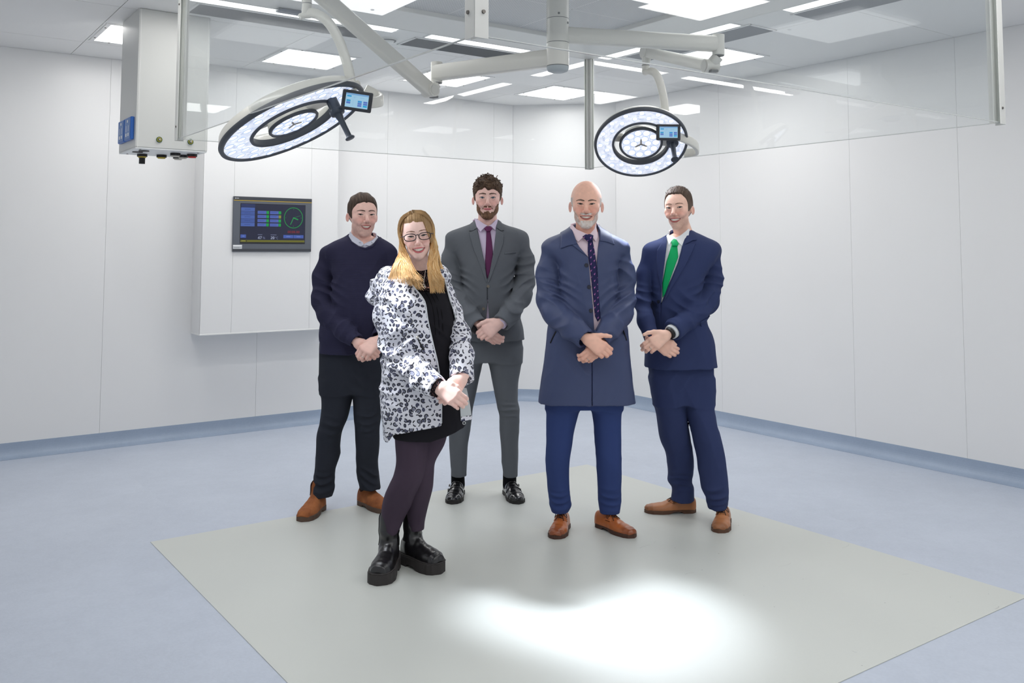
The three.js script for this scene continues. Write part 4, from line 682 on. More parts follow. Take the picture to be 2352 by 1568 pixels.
// points that lie on a surface as seen from the front
const onFront = (P, f, pts, dz, lift = 0.001) => pts.map(([x, y]) => { const l = P.L(x, y, dz); return [l[0], l[1], frontZ(f, l[0], l[1], 0.45) + lift]; });
function disc(P, f, px, py, dz, r, h, mat, name, parent) { const [p] = onFront(P, f, [[px, py]], dz, 0); const e = 0.004, gx = frontZ(f, p[0] + e, p[1]) - frontZ(f, p[0] - e, p[1]), gy = frontZ(f, p[0], p[1] + e) - frontZ(f, p[0], p[1] - e), n = V3(-gx / (2 * e), -gy / (2 * e), 1).normalize(); return P.add(name, rod(vec(p).addScaledVector(n, -0.002), vec(p).addScaledVector(n, h), r, r * 0.85, 20), mat, parent); }
const shirtMat = (c) => cloth(c, 0.8);
function neckwear(P, cf) { // shirt front, collar leaves, tie
  const { neck, rn, y0, y1, shirtF, dz, mat } = cf;
  const cn = cone([neck[0], y0, neck[1]], [neck[0], y1, neck[1] + (cf.lean || 0)], rn + 0.02, rn + 0.006), cb = (x, y, z) => smin(y < y1 + 0.02 ? cn(x, y, z) : 1, shirtF(x, y, z), 0.025);
  const yCut = P.L(0, cf.cut, 0.1)[1], shirtV = (x, y, z) => smax(shirtF(x, y, z), y - yCut - Math.abs(x - neck[0]) * 0.55, 0.004);
  const s = P.add('shirt', surface(shirtV, cf.box[0], cf.box[1], 0.006, 1.4), mat);
  const leaf = (poly, name) => { const ps = P.poly(poly, dz), lo = [1e9, 1e9, neck[1] - 0.02], hi = [-1e9, -1e9, neck[1] + 0.25]; for (const p of ps) { lo[0] = Math.min(lo[0], p[0] - 0.01); lo[1] = Math.min(lo[1], p[1] - 0.01); hi[0] = Math.max(hi[0], p[0] + 0.01); hi[1] = Math.max(hi[1], p[1] + 0.01); } const f = layer(cb, ps, -0.002, 0.0055, neck[1] + 0.005, 0.002); P.add(name, surface(f, lo, hi, 0.0026, 1.5), mat, s); return f; };
  for (const l of cf.leaves) leaf(l, 'collar_leaf');
  { const yb = cf.band || [y0 + 0.005, y1]; const f = (x, y, z) => Math.max(Math.abs(cn(x, y, z)) - 0.003, yb[0] + 0.0 - y, y - yb[1] - 0.012 * clamp((neck[1] - z) / rn, -1, 1), z - neck[1] + 0.005); P.add('collar_band', surface(f, [neck[0] - rn - 0.05, yb[0] - 0.02, neck[1] - rn - 0.05], [neck[0] + rn + 0.05, yb[1] + 0.04, neck[1] + rn], 0.0032, 1.5), mat, s); }
  if (cf.tie) {
    const base = (x, y, z) => smin(cb(x, y, z), 10, 0.01), t = cf.tie;
    const mk = (poly, t0, t1, rd) => { const ps = P.poly(poly, dz), lo = [1e9, 1e9, -0.05], hi = [-1e9, -1e9, 0.3]; for (const p of ps) { lo[0] = Math.min(lo[0], p[0] - 0.01); lo[1] = Math.min(lo[1], p[1] - 0.01); hi[0] = Math.max(hi[0], p[0] + 0.01); hi[1] = Math.max(hi[1], p[1] + 0.01); } return planar(surface(layer(base, ps, -0.002, t1, neck[1], rd), lo, hi, 0.0026, 1.5), 'xy', 1); };
    const tie = P.add('tie', mk(t.blade, 0, t.lift || 0.008, 0.006), t.mat); P.add('tie_knot', mk(t.knot, 0, 0.02, 0.012), t.mat, tie);
  }
  return { cb, shirt: s };
}
function trousers(P, cf) {
  const legs = cf.legs.map((l) => trunk(P.rows(l), 2.15, 0.01)), hip = trunk(P.rows(cf.hip), 2.4, 0.01), f0 = (x, y, z) => smin(Math.min(legs[0](x, y, z), legs[1](x, y, z)), hip(x, y, z), 0.035), f = withCreases(f0, cf.gathers || [], cf.amp ?? 0.0025, cf.fr || [10, 3, 10], cf.sd || 2);
  const all = [...cf.legs.flat(), ...cf.hip], lo = [1e9, 1e9, -0.3], hi = [-1e9, -1e9, 0.3];
  for (const [y, a, b, , z = 0] of all) { const p = P.L(a, y, z), q = P.L(b, y, z); lo[0] = Math.min(lo[0], p[0] - 0.03); hi[0] = Math.max(hi[0], q[0] + 0.03); lo[1] = Math.min(lo[1], p[1] - 0.03); hi[1] = Math.max(hi[1], p[1] + 0.03); lo[2] = Math.min(lo[2], z - 0.22); hi[2] = Math.max(hi[2], z + 0.22); }
  const g = planar(surface(f, lo, hi, cf.cell || 0.006, 1.4), 'xy', 1), m = P.add('trousers', g, cf.mat);
  return { f: f0, m, lo, hi };
}
// the body under the clothes
function bareBody(P, f, lo, hi, skin) { const g = surface(grow(f, -0.022), lo, hi, 0.014, 1.4); paint(g, () => skin); P.addSkin(g); }
const weave = dataTex(128, 128, (u, v, x, y) => [128 + 40 * Math.sin(x * PI / 4) * Math.sin(y * PI / 4) + 50 * noise(x / 1.3, y / 1.3, 3)], false, 30);
const lace = dataTex(128, 128, (u, v, x, y) => [128 + 90 * noise(x / 5, y / 5, 8)], false, 8);
// ---------------------------------------------------------------- footwear
function laces(s, zs, w, mat, bow = true) { // crossed laces and a bow over the instep
  const fz = (x, z) => { let y = 0.14; for (let i = 0; i < 40; i++) { const d = s.upper(x, y, z); if (d < 0.0005) break; y -= Math.max(d * 0.7, 0.0004); } return y; }, gs = [];
  for (const z of zs) gs.push(tubeGeo([[-w, fz(-w, z) + 0.001, z], [0, fz(0, z) + 0.0025, z - 0.002], [w, fz(w, z) + 0.001, z]], 0.0021, 8, 6));
  for (let i = 0; i < zs.length - 1; i++) for (const q of [-1, 1]) gs.push(tubeGeo([[-q * w * 0.8, fz(-q * w * 0.8, zs[i]) + 0.002, zs[i]], [q * w * 0.8, fz(q * w * 0.8, zs[i + 1]) + 0.002, zs[i + 1]]], 0.0019, 6, 6));
  if (bow) for (const q of [-1, 1]) { const z = zs[0], y = fz(0, z) + 0.005; gs.push(tubeGeo([[0, y, z], [q * 0.018, y + 0.006, z + 0.004], [q * 0.032, fz(q * 0.03, z + 0.012) + 0.004, z + 0.014], [q * 0.02, fz(q * 0.018, z + 0.02) + 0.003, z + 0.02], [0, y, z + 0.002]], 0.0019, 20, 6), tubeGeo([[0, y, z], [q * 0.012, fz(q * 0.012, z + 0.03) + 0.003, z + 0.03], [q * 0.022, fz(q * 0.022, z + 0.055) + 0.002, z + 0.055]], 0.0018, 12, 6)); }
  part('laces', gs.map((g) => mapG(g, s.M)), mat, s.m);
}
function derby(P, heel, toe, mat, tint, soleMat, laceMat) {
  const s = shoe(P, { heel, toe, len: 0.285, sole: 0.02, welt: 0.004, arch: 0.012, high: 0.13, mat, soleMat, paint: tint, pow: 2.4,
    rows: [[-0.002, 0.026, 0.06, 0], [0.03, 0.032, 0.064, 0], [0.08, 0.033, 0.07, 0], [0.115, 0.036, 0.066, 0.001], [0.15, 0.042, 0.047, 0.002], [0.195, 0.046, 0.034, 0.003], [0.24, 0.041, 0.029, 0.003], [0.268, 0.031, 0.024, 0.002], [0.29, 0.015, 0.016, 0.001]] });
  // facings and a seam
  const up = s.upper, lay = (f) => (x, y, z) => Math.max(Math.abs(up(x, y, z) - 0.0015) - 0.0016, f(x, y, z));
  const fac = lay((x, y, z) => { const a = Math.abs(x); return Math.max(0.006 + 0.0 * z - a, z - 0.168 + a * 0.9, 0.09 - z, 0.055 - y); });
  const u = surface(fac, [-0.07, 0.03, 0.05], [0.07, 0.13, 0.2], 0.0028, 1.5); paint(u, (x, y, z) => tint(x, y, z).multiplyScalar(1.04)); part('facing', mapG(u, s.M), mat, s.m);
  laces(s, [0.102, 0.115, 0.128, 0.141], 0.016, laceMat);
  return s;
}
// ---------------------------------------------------------------- a suit jacket with lapels
function jacket(P, cf) {
  const T = P.rows(cf.rows), yS = T[3][0], body = trunk(T, 2.5, 0.03), sl = cf.sleeves.map((s) => P.path(s)), S = sl.map((s) => sleeve(s)), raw = (x, y, z) => { let e = 1e9; for (const s of S) e = Math.min(e, s(x, y, z)); return smin(body(x, y, z), e, (cf.k || 0.011) + 0.06 * sstep(yS - 0.17, yS - 0.02, y)); };
  const f0 = withCreases(raw, cf.gathers || [], cf.amp ?? 0.0025, cf.fr || [9, 2.8, 9], cf.sd || 5), cuts = cf.cuts.map(([pts, z0, dz]) => prism(P.poly(pts, dz ?? 0.12), z0, 0.6));
  const f = (x, y, z) => { let d = f0(x, y, z); for (const c of cuts) d = smax(d, -c(x, y, z), 0.004); return d; };
  const bx = bounds([...T.map((r) => [r[1] - r[3], r[0], r[2] - r[4]]), ...T.map((r) => [r[1] + r[3], r[0], r[2] + r[4]]), ...sl.flat()], 0.06);
  const m = P.add(cf.name || 'jacket', boxUV(surface(f, bx[0], bx[1], 0.0058, 1.4)), cf.mat);
  for (const [name, pts, t, z0 = 0, dz = 0.11] of cf.layers || []) { const ps = P.poly(pts, dz), b = bounds(ps.map((p) => [p[0], p[1], 0]), 0.02); P.add(name, surface(layer(raw, ps, -0.004, t, z0, 0.003), [b[0][0], b[0][1], z0 - 0.02], [b[1][0], b[1][1], 0.3], 0.0034, 1.5), cf.mat, m); }
  for (const [x, y] of cf.buttons || []) disc(P, f0, x, y, 0.13, 0.0095, 0.0045, cf.btn, 'button', m);
  return { body, raw, f0, m, sl };
}
// ---------------------------------------------------------------- the bald man in the navy raincoat
{
  const P = new Person('bald man with a white beard in a navy raincoat and spotted tie, hands clasped', 0.385, 4.74), skin = C(246, 194, 172);
  const navy = C(70, 79, 112), coatM = cloth(navy, 0.5, { specularIntensity: 0.5 });
  const T = P.rows([[508, 1326, 1362, 0.05, -0.03], [524, 1308, 1380, 0.075, -0.02], [545, 1274, 1416, 0.1, -0.005], [568, 1256, 1434, 0.118, 0], [610, 1280, 1420, 0.135, 0.005], [660, 1282, 1420, 0.138, 0.01], [700, 1276, 1426, 0.138, 0.012], [745, 1260, 1439, 0.14, 0.01], [800, 1252, 1446, 0.142, 0.005], [860, 1245, 1452, 0.146, 0], [922, 1237, 1457, 0.15, 0]]);
  const body = trunk(T, 2.5, 0.03);
  const sl = P.path([[1268, 576, -0.01, 22], [1261, 628, -0.01, 28], [1265, 690, 0.03, 31], [1278, 717, 0.08, 30], [1312, 752, 0.18, 27], [1346, 779, 0.23, 24]]), sr = P.path([[1424, 576, -0.01, 20], [1433, 632, -0.01, 24], [1432, 690, 0.03, 27], [1424, 718, 0.07, 28], [1400, 752, 0.16, 26], [1378, 780, 0.2, 23]]);
  const SL = sleeve(sl), SR = sleeve(sr);
  const yS = T[2][0], raw = (x, y, z) => smin(body(x, y, z), Math.min(SL(x, y, z), SR(x, y, z)), 0.012 + 0.06 * sstep(yS - 0.17, yS - 0.02, y));
  const coat0 = withCreases(raw, [gather(P.L(1285, 690, 0.08), 0.1, [0.6, 0.8, 0], 0.05, 0.009), gather(P.L(1415, 690, 0.08), 0.1, [-0.6, 0.8, 0], 0.05, 0.009, 1), gather(P.L(1270, 620, 0.05), 0.09, [0.3, 0.95, 0], 0.06, 0.004, 2), gather(P.L(1432, 640, 0.05), 0.1, [0.3, 0.95, 0], 0.055, 0.008, 3), gather(P.L(1300, 760, 0.2), 0.09, [0.75, -0.6, 0], 0.06, 0.006, 4), gather(P.L(1405, 745, 0.18), 0.08, [0.7, 0.7, 0], 0.06, 0.006, 5), gather(P.L(1262, 655, 0.06), 0.09, [0.2, 0.95, 0], 0.06, 0.006, 6), gather(P.L(1350, 830, 0.14), 0.1, [0.7, 0.7, 0], 0.07, 0.004, 2)], 0.0028, [9, 2.6, 9], 4);
  const V = P.poly([[1309, 500], [1320, 545], [1331, 566], [1351, 590], [1355, 640], [1361, 700], [1364, 757], [1367, 757], [1379, 735], [1373, 660], [1371, 600], [1374, 570], [1378, 548], [1375, 500]], 0.13), vp = prism(V, 0.0, 0.5);
  const slit = prism(P.poly([[1358.5, 800], [1358.5, 940], [1360.5, 940], [1360.5, 800]], 0.14), 0.135, 0.5);
  const coat = (x, y, z) => smax(smax(coat0(x, y, z), -vp(x, y, z), 0.004), -slit(x, y, z), 0.003);
  const bx = bounds([...T.map((r) => [r[1] - r[3], r[0], -r[4]]), ...T.map((r) => [r[1] + r[3], r[0], r[4]]), ...sl, ...sr], 0.06);
  const c = P.add('raincoat', boxUV(surface(coat, bx[0], bx[1], 0.0058, 1.4)), coatM);
  // fold-down collar, hem and placket seams, buttons, zips
  const collar = (pts) => { const ps = P.poly(pts, 0.1); const f = layer(raw, ps, -0.004, 0.011, -0.06, 0.006); const b = bounds(ps.map((p) => [p[0], p[1], 0]), 0.02); P.add('coat_collar', surface(f, [b[0][0], b[0][1], -0.08], [b[1][0], b[1][1], 0.22], 0.0035, 1.5), coatM, c); };
  collar([[1311, 507], [1290, 532], [1287, 571], [1306, 564], [1325, 560], [1318, 535]]); collar([[1373, 509], [1405, 534], [1412, 562], [1394, 556], [1377, 553], [1379, 530]]);
  const lapel = P.poly([[1325, 560], [1312, 561], [1336, 580], [1351, 591]], 0.12); { const b = bounds(lapel.map((p) => [p[0], p[1], 0]), 0.02); P.add('lapel', surface(layer(raw, lapel, -0.004, 0.008, 0, 0.004), [b[0][0], b[0][1], 0], [b[1][0], b[1][1], 0.22], 0.0035, 1.5), coatM, c); }
  const btn = std({ color: C(34, 36, 50), roughness: 0.4 });
  for (const [x, y] of [[1347, 609], [1353, 659], [1357, 713]]) disc(P, coat0, x, y, 0.14, 0.011, 0.004, btn, 'button', c);
  const zipM = std({ color: C(30, 30, 36), metalness: 0.6, roughness: 0.35 });
  for (const z of [[[1277, 761], [1271, 774], [1265, 789]], [[1431, 758], [1436, 769], [1441, 783]]]) P.add('pocket_zip', tubeGeo(onFront(P, coat0, z, 0.12, 0.001), 0.004, 10, 6), zipM, c);
  // trousers
  const tr = trousers(P, { mat: cloth(C(54, 70, 120), 0.85, { bumpMap: weave, bumpScale: 0.0004 }), hip: [[870, 1262, 1432, 0.11], [900, 1258, 1430, 0.11], [935, 1257, 1429, 0.1]], legs: [[[905, 1258, 1338, 0.1], [960, 1256, 1326, 0.085], [1010, 1255, 1316, 0.078], [1060, 1254, 1308, 0.072], [1110, 1256, 1308, 0.068, -0.01], [1148, 1261, 1311, 0.066, -0.015], [1158, 1262, 1312, 0.066, -0.015], [1173, 1267, 1305, 0.06, -0.012]], [[905, 1350, 1429, 0.1], [960, 1362, 1427, 0.085], [1010, 1367, 1427, 0.078], [1060, 1370, 1427, 0.072], [1110, 1372, 1426, 0.068, -0.01], [1145, 1374, 1427, 0.066, -0.02], [1158, 1376, 1426, 0.066, -0.02], [1176, 1379, 1424, 0.06, -0.02]]],
    gathers: [gather(P.L(1285, 1155, 0.05), 0.06, [0.1, 1, 0], 0.035, 0.005), gather(P.L(1400, 1150, 0.05), 0.06, [-0.1, 1, 0], 0.04, 0.005, 1)], amp: 0.002 });
  bareBody(P, (x, y, z) => Math.min(raw(x, y, z), tr.f(x, y, z)), [-0.5, 0.1, -0.25], [0.5, 1.56, 0.3], skin);
  // shirt, collar, tie
  const tieTex = canvasTex(1024, 1024, (g) => { g.fillStyle = '#27264e'; g.fillRect(0, 0, 1024, 1024); g.lineCap = 'round'; for (let j = 0; j < 44; j++) for (let i = 0; i < 22; i++) { const x = i * 46.5 + (j % 2) * 23, y = j * 23.3 + 6; g.fillStyle = '#d77fc0'; g.beginPath(); g.ellipse(x, y, 4.6, 3, -0.5, 0, 7); g.fill(); g.strokeStyle = '#d77fc0'; g.lineWidth = 1.6; g.beginPath(); g.moveTo(x, y); g.lineTo(x - 1, y + 8); g.stroke(); g.beginPath(); g.moveTo(x + 3, y - 2); g.quadraticCurveTo(x + 7, y - 7, x + 3, y - 9); g.stroke(); } });
  tieTex.wrapS = tieTex.wrapT = THREE.RepeatWrapping; tieTex.repeat.set(1.35, 1.35);
  const shirtF = (x, y, z) => smax(body(x, y, z) + 0.012, -z, 0.01);
  const nk = P.L(1344, 535, 0.0);
  neckwear(P, { cut: 540, neck: [nk[0], 0.015], rn: 0.066, y0: P.L(0, 545, 0.1)[1], y1: P.L(0, 512, 0.05)[1], lean: 0.0, shirtF, dz: 0.12, mat: shirtMat(C(236, 214, 222)), box: [[-0.16, 0.86, -0.05], [0.16, 1.52, 0.2]],
    leaves: [[[1308, 510], [1315, 540], [1328, 556], [1338, 547], [1352, 538], [1344, 535], [1326, 526], [1314, 512]], [[1371, 513], [1374, 545], [1369, 555], [1362, 545], [1354, 538], [1358, 535], [1366, 526], [1370, 514]]],
    tie: { mat: cloth(C(255, 255, 255), 0.6, { map: tieTex }), knot: [[1338, 543], [1345, 538], [1356, 537], [1364, 540], [1362, 552], [1351, 556]], blade: [[1351, 552], [1362, 551], [1366, 575], [1371, 615], [1376, 690], [1378, 730], [1372, 738], [1366, 726], [1362, 690], [1356, 628], [1350, 580]] } });
  // head
  const h = makeHead(P, { H: 0.247, eyeGap: 0.93, eyes: [1346.5, 468.5], dz: 0.115, rot: [0.02, -0.08, -0.01], skin, wide: 1.02, jaw: 1.08, smile: 0.8, open: 0.042, mouth: 0.125, lid: 0.0135, nose: 1.12, chin: 1.0, neck: 1.02, iris: C(60, 50, 46), browC: C(112, 92, 78), browT: 0.016, browUp: -0.012, lip: C(186, 108, 100), ear: 1.12,
    tint: (c, x, y, z) => { const rim = sstep(0.2, 0.3, Math.abs(x)) * sstep(0.5, 0.2, y) * sstep(-0.2, -0.05, y); return mixC(c, C(206, 196, 190), 0.5 * rim * (0.6 + 0.4 * noise(x * 70, y * 30, z * 70))); } });
  const white = C(232, 226, 220), grey = C(150, 138, 128);
  h.shell((x, y, z) => { const a = Math.abs(x), nn = noise(x * 34, y * 20, z * 34), edge = -0.14 - 0.2 * sstep(0.24, 0.11, a) * sstep(0.0, 0.1, z) + 0.02 * nn, must = Math.max(Math.abs(y + 0.222 - 0.15 * a) - 0.026, a - 0.12), chinp = Math.max(y + 0.33, a - 0.2), hole = Math.max(Math.abs(y - h.lipY(a) + 0.004) - 0.038, a - 0.125);
    const k = Math.min(Math.max(y - edge, -0.005 - z), chinp); let th = (0.007 + 0.008 * sstep(-0.36, -0.46, y)) * sstep(0.012, -0.04, k); if (z > 0.15) { th = Math.max(th, 0.01 * sstep(0.01, -0.014, must)); th *= sstep(-0.006, 0.01, hole); } th *= sstep(-0.01, 0.03, z) * sstep(-0.56, -0.5, y); return th * (1 + 0.35 * noise(x * 90, y * 36, z * 90)) - 0.0035; },
    'beard', (x, y, z) => mixC(white, mixC(grey, skin, 0.5), 0.3 + 0.45 * noise(x * 36, y * 14, z * 36) + 0.5 * sstep(-0.42, -0.22, y) * sstep(0.08, 0.17, Math.abs(x))), hairMat, [-0.4, -0.6, -0.1], [0.4, 0.0, 0.5], 0.0085);
  h.shell((x, y, z) => { const e = hairline(x, z, 0.9, -0.12), a = Math.abs(x); const k = z > 0.16 ? -0.1 : Math.min(y - e, 0.16 - y + 0.0); return 0.006 * sstep(-0.01, 0.03, k) + 0.003 * noise(x * 80, y * 30, z * 80) - 0.0045; }, 'hair', (x, y, z) => mixC(C(214, 208, 204), C(176, 166, 158), 0.5 + 0.5 * noise(x * 50, y * 20, z * 50)), hairMat, [-0.4, -0.45, -0.52], [0.4, 0.35, 0.2], 0.012);
  // hands: his right over his left
  const wr = P.L(1349, 778, 0.235), kn = P.L(1390, 806, 0.26), w2 = P.L(1384, 784, 0.195), k2 = P.L(1352, 818, 0.215);
  const dir = (a, b) => [b[0] - a[0], b[1] - a[1], b[2] - a[2]];
  const hs = addHands(P, [{ wrist: wr, dir: dir(wr, kn), normal: [0, 0.25, 1], thumb: -1, size: 0.93, curl: [[0.5, 1.15, 0.7], [0.5, 1.2, 0.7], [0.5, 1.2, 0.7], [0.55, 1.2, 0.7]], thumbPose: [[0.02, 0.032, 0.0], [0.05, 0.056, 0.004], [0.074, 0.07, 0.008], [0.094, 0.08, 0.006]] },
    { wrist: w2, dir: dir(w2, k2), normal: [-0.1, -0.35, 1], thumb: 1, size: 0.9, curl: [[0.25, 0.9, 0.6]], thumbPose: [[0.02, 0.025, -0.01], [0.04, 0.03, -0.02], [0.06, 0.03, -0.03], [0.08, 0.028, -0.035]] }], skin);
  fingerRing(P, hs[1], 2, 0.75);
  P.finish();
  // shoes
  const tan = (x, y, z) => mixC(C(186, 104, 52), C(120, 58, 30), 0.75 * sstep(0.2, 0.27, z) + 0.25 * noise(x * 40, y * 40, z * 30));
  for (const [hl, to] of [[[-0.105, -0.075], [-0.172, 0.155]], [[0.062, -0.08], [0.225, 0.135]]]) {
    const s = derby(P, hl, to, phys({ vertexColors: true, roughness: 0.32, clearcoat: 0.3, clearcoatRoughness: 0.3 }), tan, std({ color: C(74, 46, 34), roughness: 0.6 }), std({ color: C(58, 36, 26), roughness: 0.8 }));
  }
}
// ---------------------------------------------------------------- the bearded man in the grey suit
{
  const P = new Person('tall bearded man in a grey suit with lilac shirt and burgundy tie', -0.147, 5.36), skin = C(250, 208, 196);
  const grey = cloth(C(104, 108, 114), 0.82, { bumpMap: weave, bumpScale: 0.0004 });
  const J = jacket(P, { mat: grey, btn: std({ color: C(120, 112, 100), roughness: 0.4 }),
    rows: [[500, 1102, 1136, 0.05, -0.03], [512, 1086, 1152, 0.075, -0.02], [524, 1058, 1180, 0.095, -0.01], [536, 1036, 1202, 0.11, -0.005], [560, 1036, 1203, 0.125, 0], [610, 1056, 1184, 0.142, 0.01], [670, 1060, 1180, 0.145, 0.015], [715, 1053, 1192, 0.145, 0.01], [750, 1046, 1202, 0.145, 0.005], [779, 1044, 1205, 0.147, 0]],
    sleeves: [[[1045, 552, -0.01, 18], [1036, 600, -0.01, 24], [1040, 652, 0.02, 27], [1052, 688, 0.08, 26], [1076, 726, 0.17, 25], [1098, 750, 0.225, 23.5]], [[1192, 550, -0.01, 18], [1205, 598, -0.01, 20], [1205, 645, 0.02, 22], [1196, 680, 0.08, 23], [1173, 717, 0.18, 22], [1151, 742, 0.235, 21]]],
    gathers: [gather(P.L(1190, 650, 0.07), 0.1, [-0.5, 0.85, 0], 0.05, 0.008), gather(P.L(1060, 660, 0.07), 0.1, [0.5, 0.85, 0], 0.05, 0.008, 1), gather(P.L(1180, 715, 0.2), 0.08, [0.6, 0.75, 0], 0.055, 0.005, 6), gather(P.L(1075, 720, 0.2), 0.08, [-0.6, 0.75, 0], 0.055, 0.005, 7), gather(P.L(1205, 610, 0.03), 0.08, [0.4, 0.9, 0], 0.05, 0.005, 2)], sd: 6,
    cuts: [[[[1089, 494], [1092, 512], [1098, 533], [1106, 570], [1113, 600], [1119.5, 643], [1125, 624], [1133, 582], [1137, 548], [1141, 515], [1143, 494]], 0.0], [[[1121, 686], [1116.5, 735], [1116, 784], [1126, 784], [1124, 735]], 0.0], [[[1119.6, 655], [1119.2, 690], [1121, 690], [1121, 655]], 0.142]],
    layers: [['collar', [[1089, 499], [1079, 511], [1077, 530], [1085, 530], [1095, 524], [1091, 510]], 0.01, -0.05], ['collar', [[1143, 499], [1151, 508], [1158, 529], [1151, 530], [1139, 522], [1141, 510]], 0.01, -0.05],
      ['lapel', [[1077, 534], [1095, 526], [1102, 552], [1113, 600], [1120, 651], [1116, 645], [1101, 604], [1086, 567]], 0.009], ['lapel', [[1158, 536], [1140, 524], [1137, 556], [1131, 592], [1121, 651], [1125, 645], [1140, 605], [1155, 562]], 0.009], ['breast_pocket', [[1158, 579], [1186, 576], [1186, 581], [1158, 584]], 0.005, 0, 0.11]],
    buttons: [[1121.5, 657], [1111, 708.5]] });
  const tr = trousers(P, { mat: grey, sd: 3, hip: [[745, 1056, 1194, 0.115], [785, 1050, 1199, 0.12], [815, 1046, 1197, 0.112], [828, 1046, 1196, 0.105]], legs: [[[800, 1044, 1117, 0.1], [840, 1042, 1107, 0.095], [880, 1040, 1099, 0.085], [920, 1036, 1091, 0.078, 0.01], [945, 1034, 1086, 0.074, 0.015], [990, 1032, 1079, 0.068, 0], [1048, 1034, 1073, 0.058, -0.01], [1092, 1037.5, 1071, 0.05, -0.015]], [[800, 1114, 1198, 0.1], [840, 1123, 1196, 0.095], [880, 1131, 1192, 0.085], [917, 1138, 1190, 0.078, 0.01], [938, 1143, 1193.5, 0.075, 0.015], [955, 1147, 1193, 0.072, 0.01], [1000, 1148, 1192, 0.066, 0], [1048, 1152, 1190, 0.058, -0.01], [1092, 1156.5, 1188, 0.05, -0.015]]],
    gathers: [gather(P.L(1168, 944, 0.08), 0.05, [0.1, 1, 0], 0.035, 0.006), gather(P.L(1060, 944, 0.08), 0.05, [0, 1, 0], 0.035, 0.005, 1)], amp: 0.002 });
  bareBody(P, (x, y, z) => Math.min(J.raw(x, y, z), tr.f(x, y, z)), [-0.5, 0.1, -0.25], [0.5, 1.6, 0.3], skin);
  const nk = P.L(1116, 520, 0.0), lilac = shirtMat(C(224, 210, 234));
  neckwear(P, { cut: 522, neck: [nk[0], 0.01], rn: 0.068, y0: P.L(0, 528, 0.1)[1], y1: P.L(0, 502, 0.05)[1], shirtF: (x, y, z) => smax(J.body(x, y, z) + 0.013, -z, 0.01), dz: 0.12, mat: lilac, box: [[-0.16, 0.9, -0.05], [0.16, 1.64, 0.2]],
    leaves: [[[1088, 500], [1094, 521], [1103.5, 532], [1112, 523], [1120, 518], [1112, 514], [1098, 504]], [[1143, 502], [1140, 520], [1137.5, 529], [1129, 521], [1121, 518], [1128, 515], [1138, 504]]],
    tie: { mat: cloth(C(102, 48, 88), 0.6), knot: [[1111, 524], [1117, 519], [1127, 519], [1131.5, 524], [1126, 532], [1117.5, 532]], blade: [[1117, 529], [1126, 529], [1130, 555], [1132.5, 584], [1130, 606], [1124, 630], [1120, 642], [1116, 626], [1114.5, 600], [1116, 562]] } });
  const h = makeHead(P, { H: 0.243, eyes: [1120, 454], dz: 0.115, rot: [0.0, 0.03, 0.0], skin, wide: 1.06, jaw: 1.15, smile: 0.45, open: 0, mouth: 0.108, lid: 0.021, eyeGap: 1.0, nose: 1.0, neck: 1.06, iris: C(92, 112, 130), browC: C(98, 74, 60), browT: 0.017, browUp: 0.006, lip: C(206, 118, 124), ear: 0.98 });
  const brown = C(98, 78, 62), darkB = C(58, 44, 36);
  const curl = (x, y, z) => 0.5 * Math.abs(noise(x * 13 + 2 * noise(x * 9, y * 9, z * 9), y * 13, z * 13)) + 0.25 * noise(x * 38, y * 38, z * 38);
  h.shell((x, y, z) => { const k = y - hairline(x, z, 0.245 + 0.03 * noise(x * 14, 2, 5) - 0.05 * Math.exp(-((x - 0.02) ** 2) / 0.004), -0.1), top = sstep(0.05, 0.4, y); return sstep(-0.03, 0.04, k) * (0.016 + (0.045 + 0.06 * curl(x, y, z)) * top) - 0.006 + 0.006 * noise(x * 60, y * 40, z * 60) * sstep(0, 0.03, k); }, 'hair', (x, y, z) => mixC(darkB, brown, 0.55 + 0.7 * noise(x * 22 + 2 * noise(x * 9, y * 9, z * 9), y * 22, z * 22) + 0.25 * noise(x * 70, y * 70, z * 70)), hairMat, [-0.46, -0.42, -0.56], [0.46, 0.62, 0.5], 0.0085);
  const tuft = []; for (let i = 0; i < 260; i++) { const a = rnd() * 2 * PI, e = 0.35 + rnd() * 1.15, p = V3(Math.cos(a) * Math.cos(e) * 0.33, 0.13 + Math.sin(e) * 0.40, -0.06 + Math.sin(a) * Math.cos(e) * 0.41), n = p.clone().sub(V3(0, 0.05, -0.06)).normalize(), s = V3(rnd() - 0.5, rnd() - 0.5, rnd() - 0.5); if (p.z > 0.2 && p.y < 0.3) continue; const q = p.clone().addScaledVector(n, 0.035 + rnd() * 0.03).addScaledVector(s, 0.05), r = q.clone().addScaledVector(n, -0.012).addScaledVector(s, 0.05).addScaledVector(V3(rnd() - 0.5, rnd() - 0.5, rnd() - 0.5), 0.045); tuft.push(tubeGeo([p.toArray(), q.toArray(), r.toArray()], 0.009, 6, 5)); }
  { const g = mergeGeometries(tuft); paint(g, (x, y, z) => mixC(darkB, brown, 0.6 + 0.7 * noise(x * 20, y * 20, z * 20))); P.add('hair_curls', mapG(g, h.M), hairMat); }
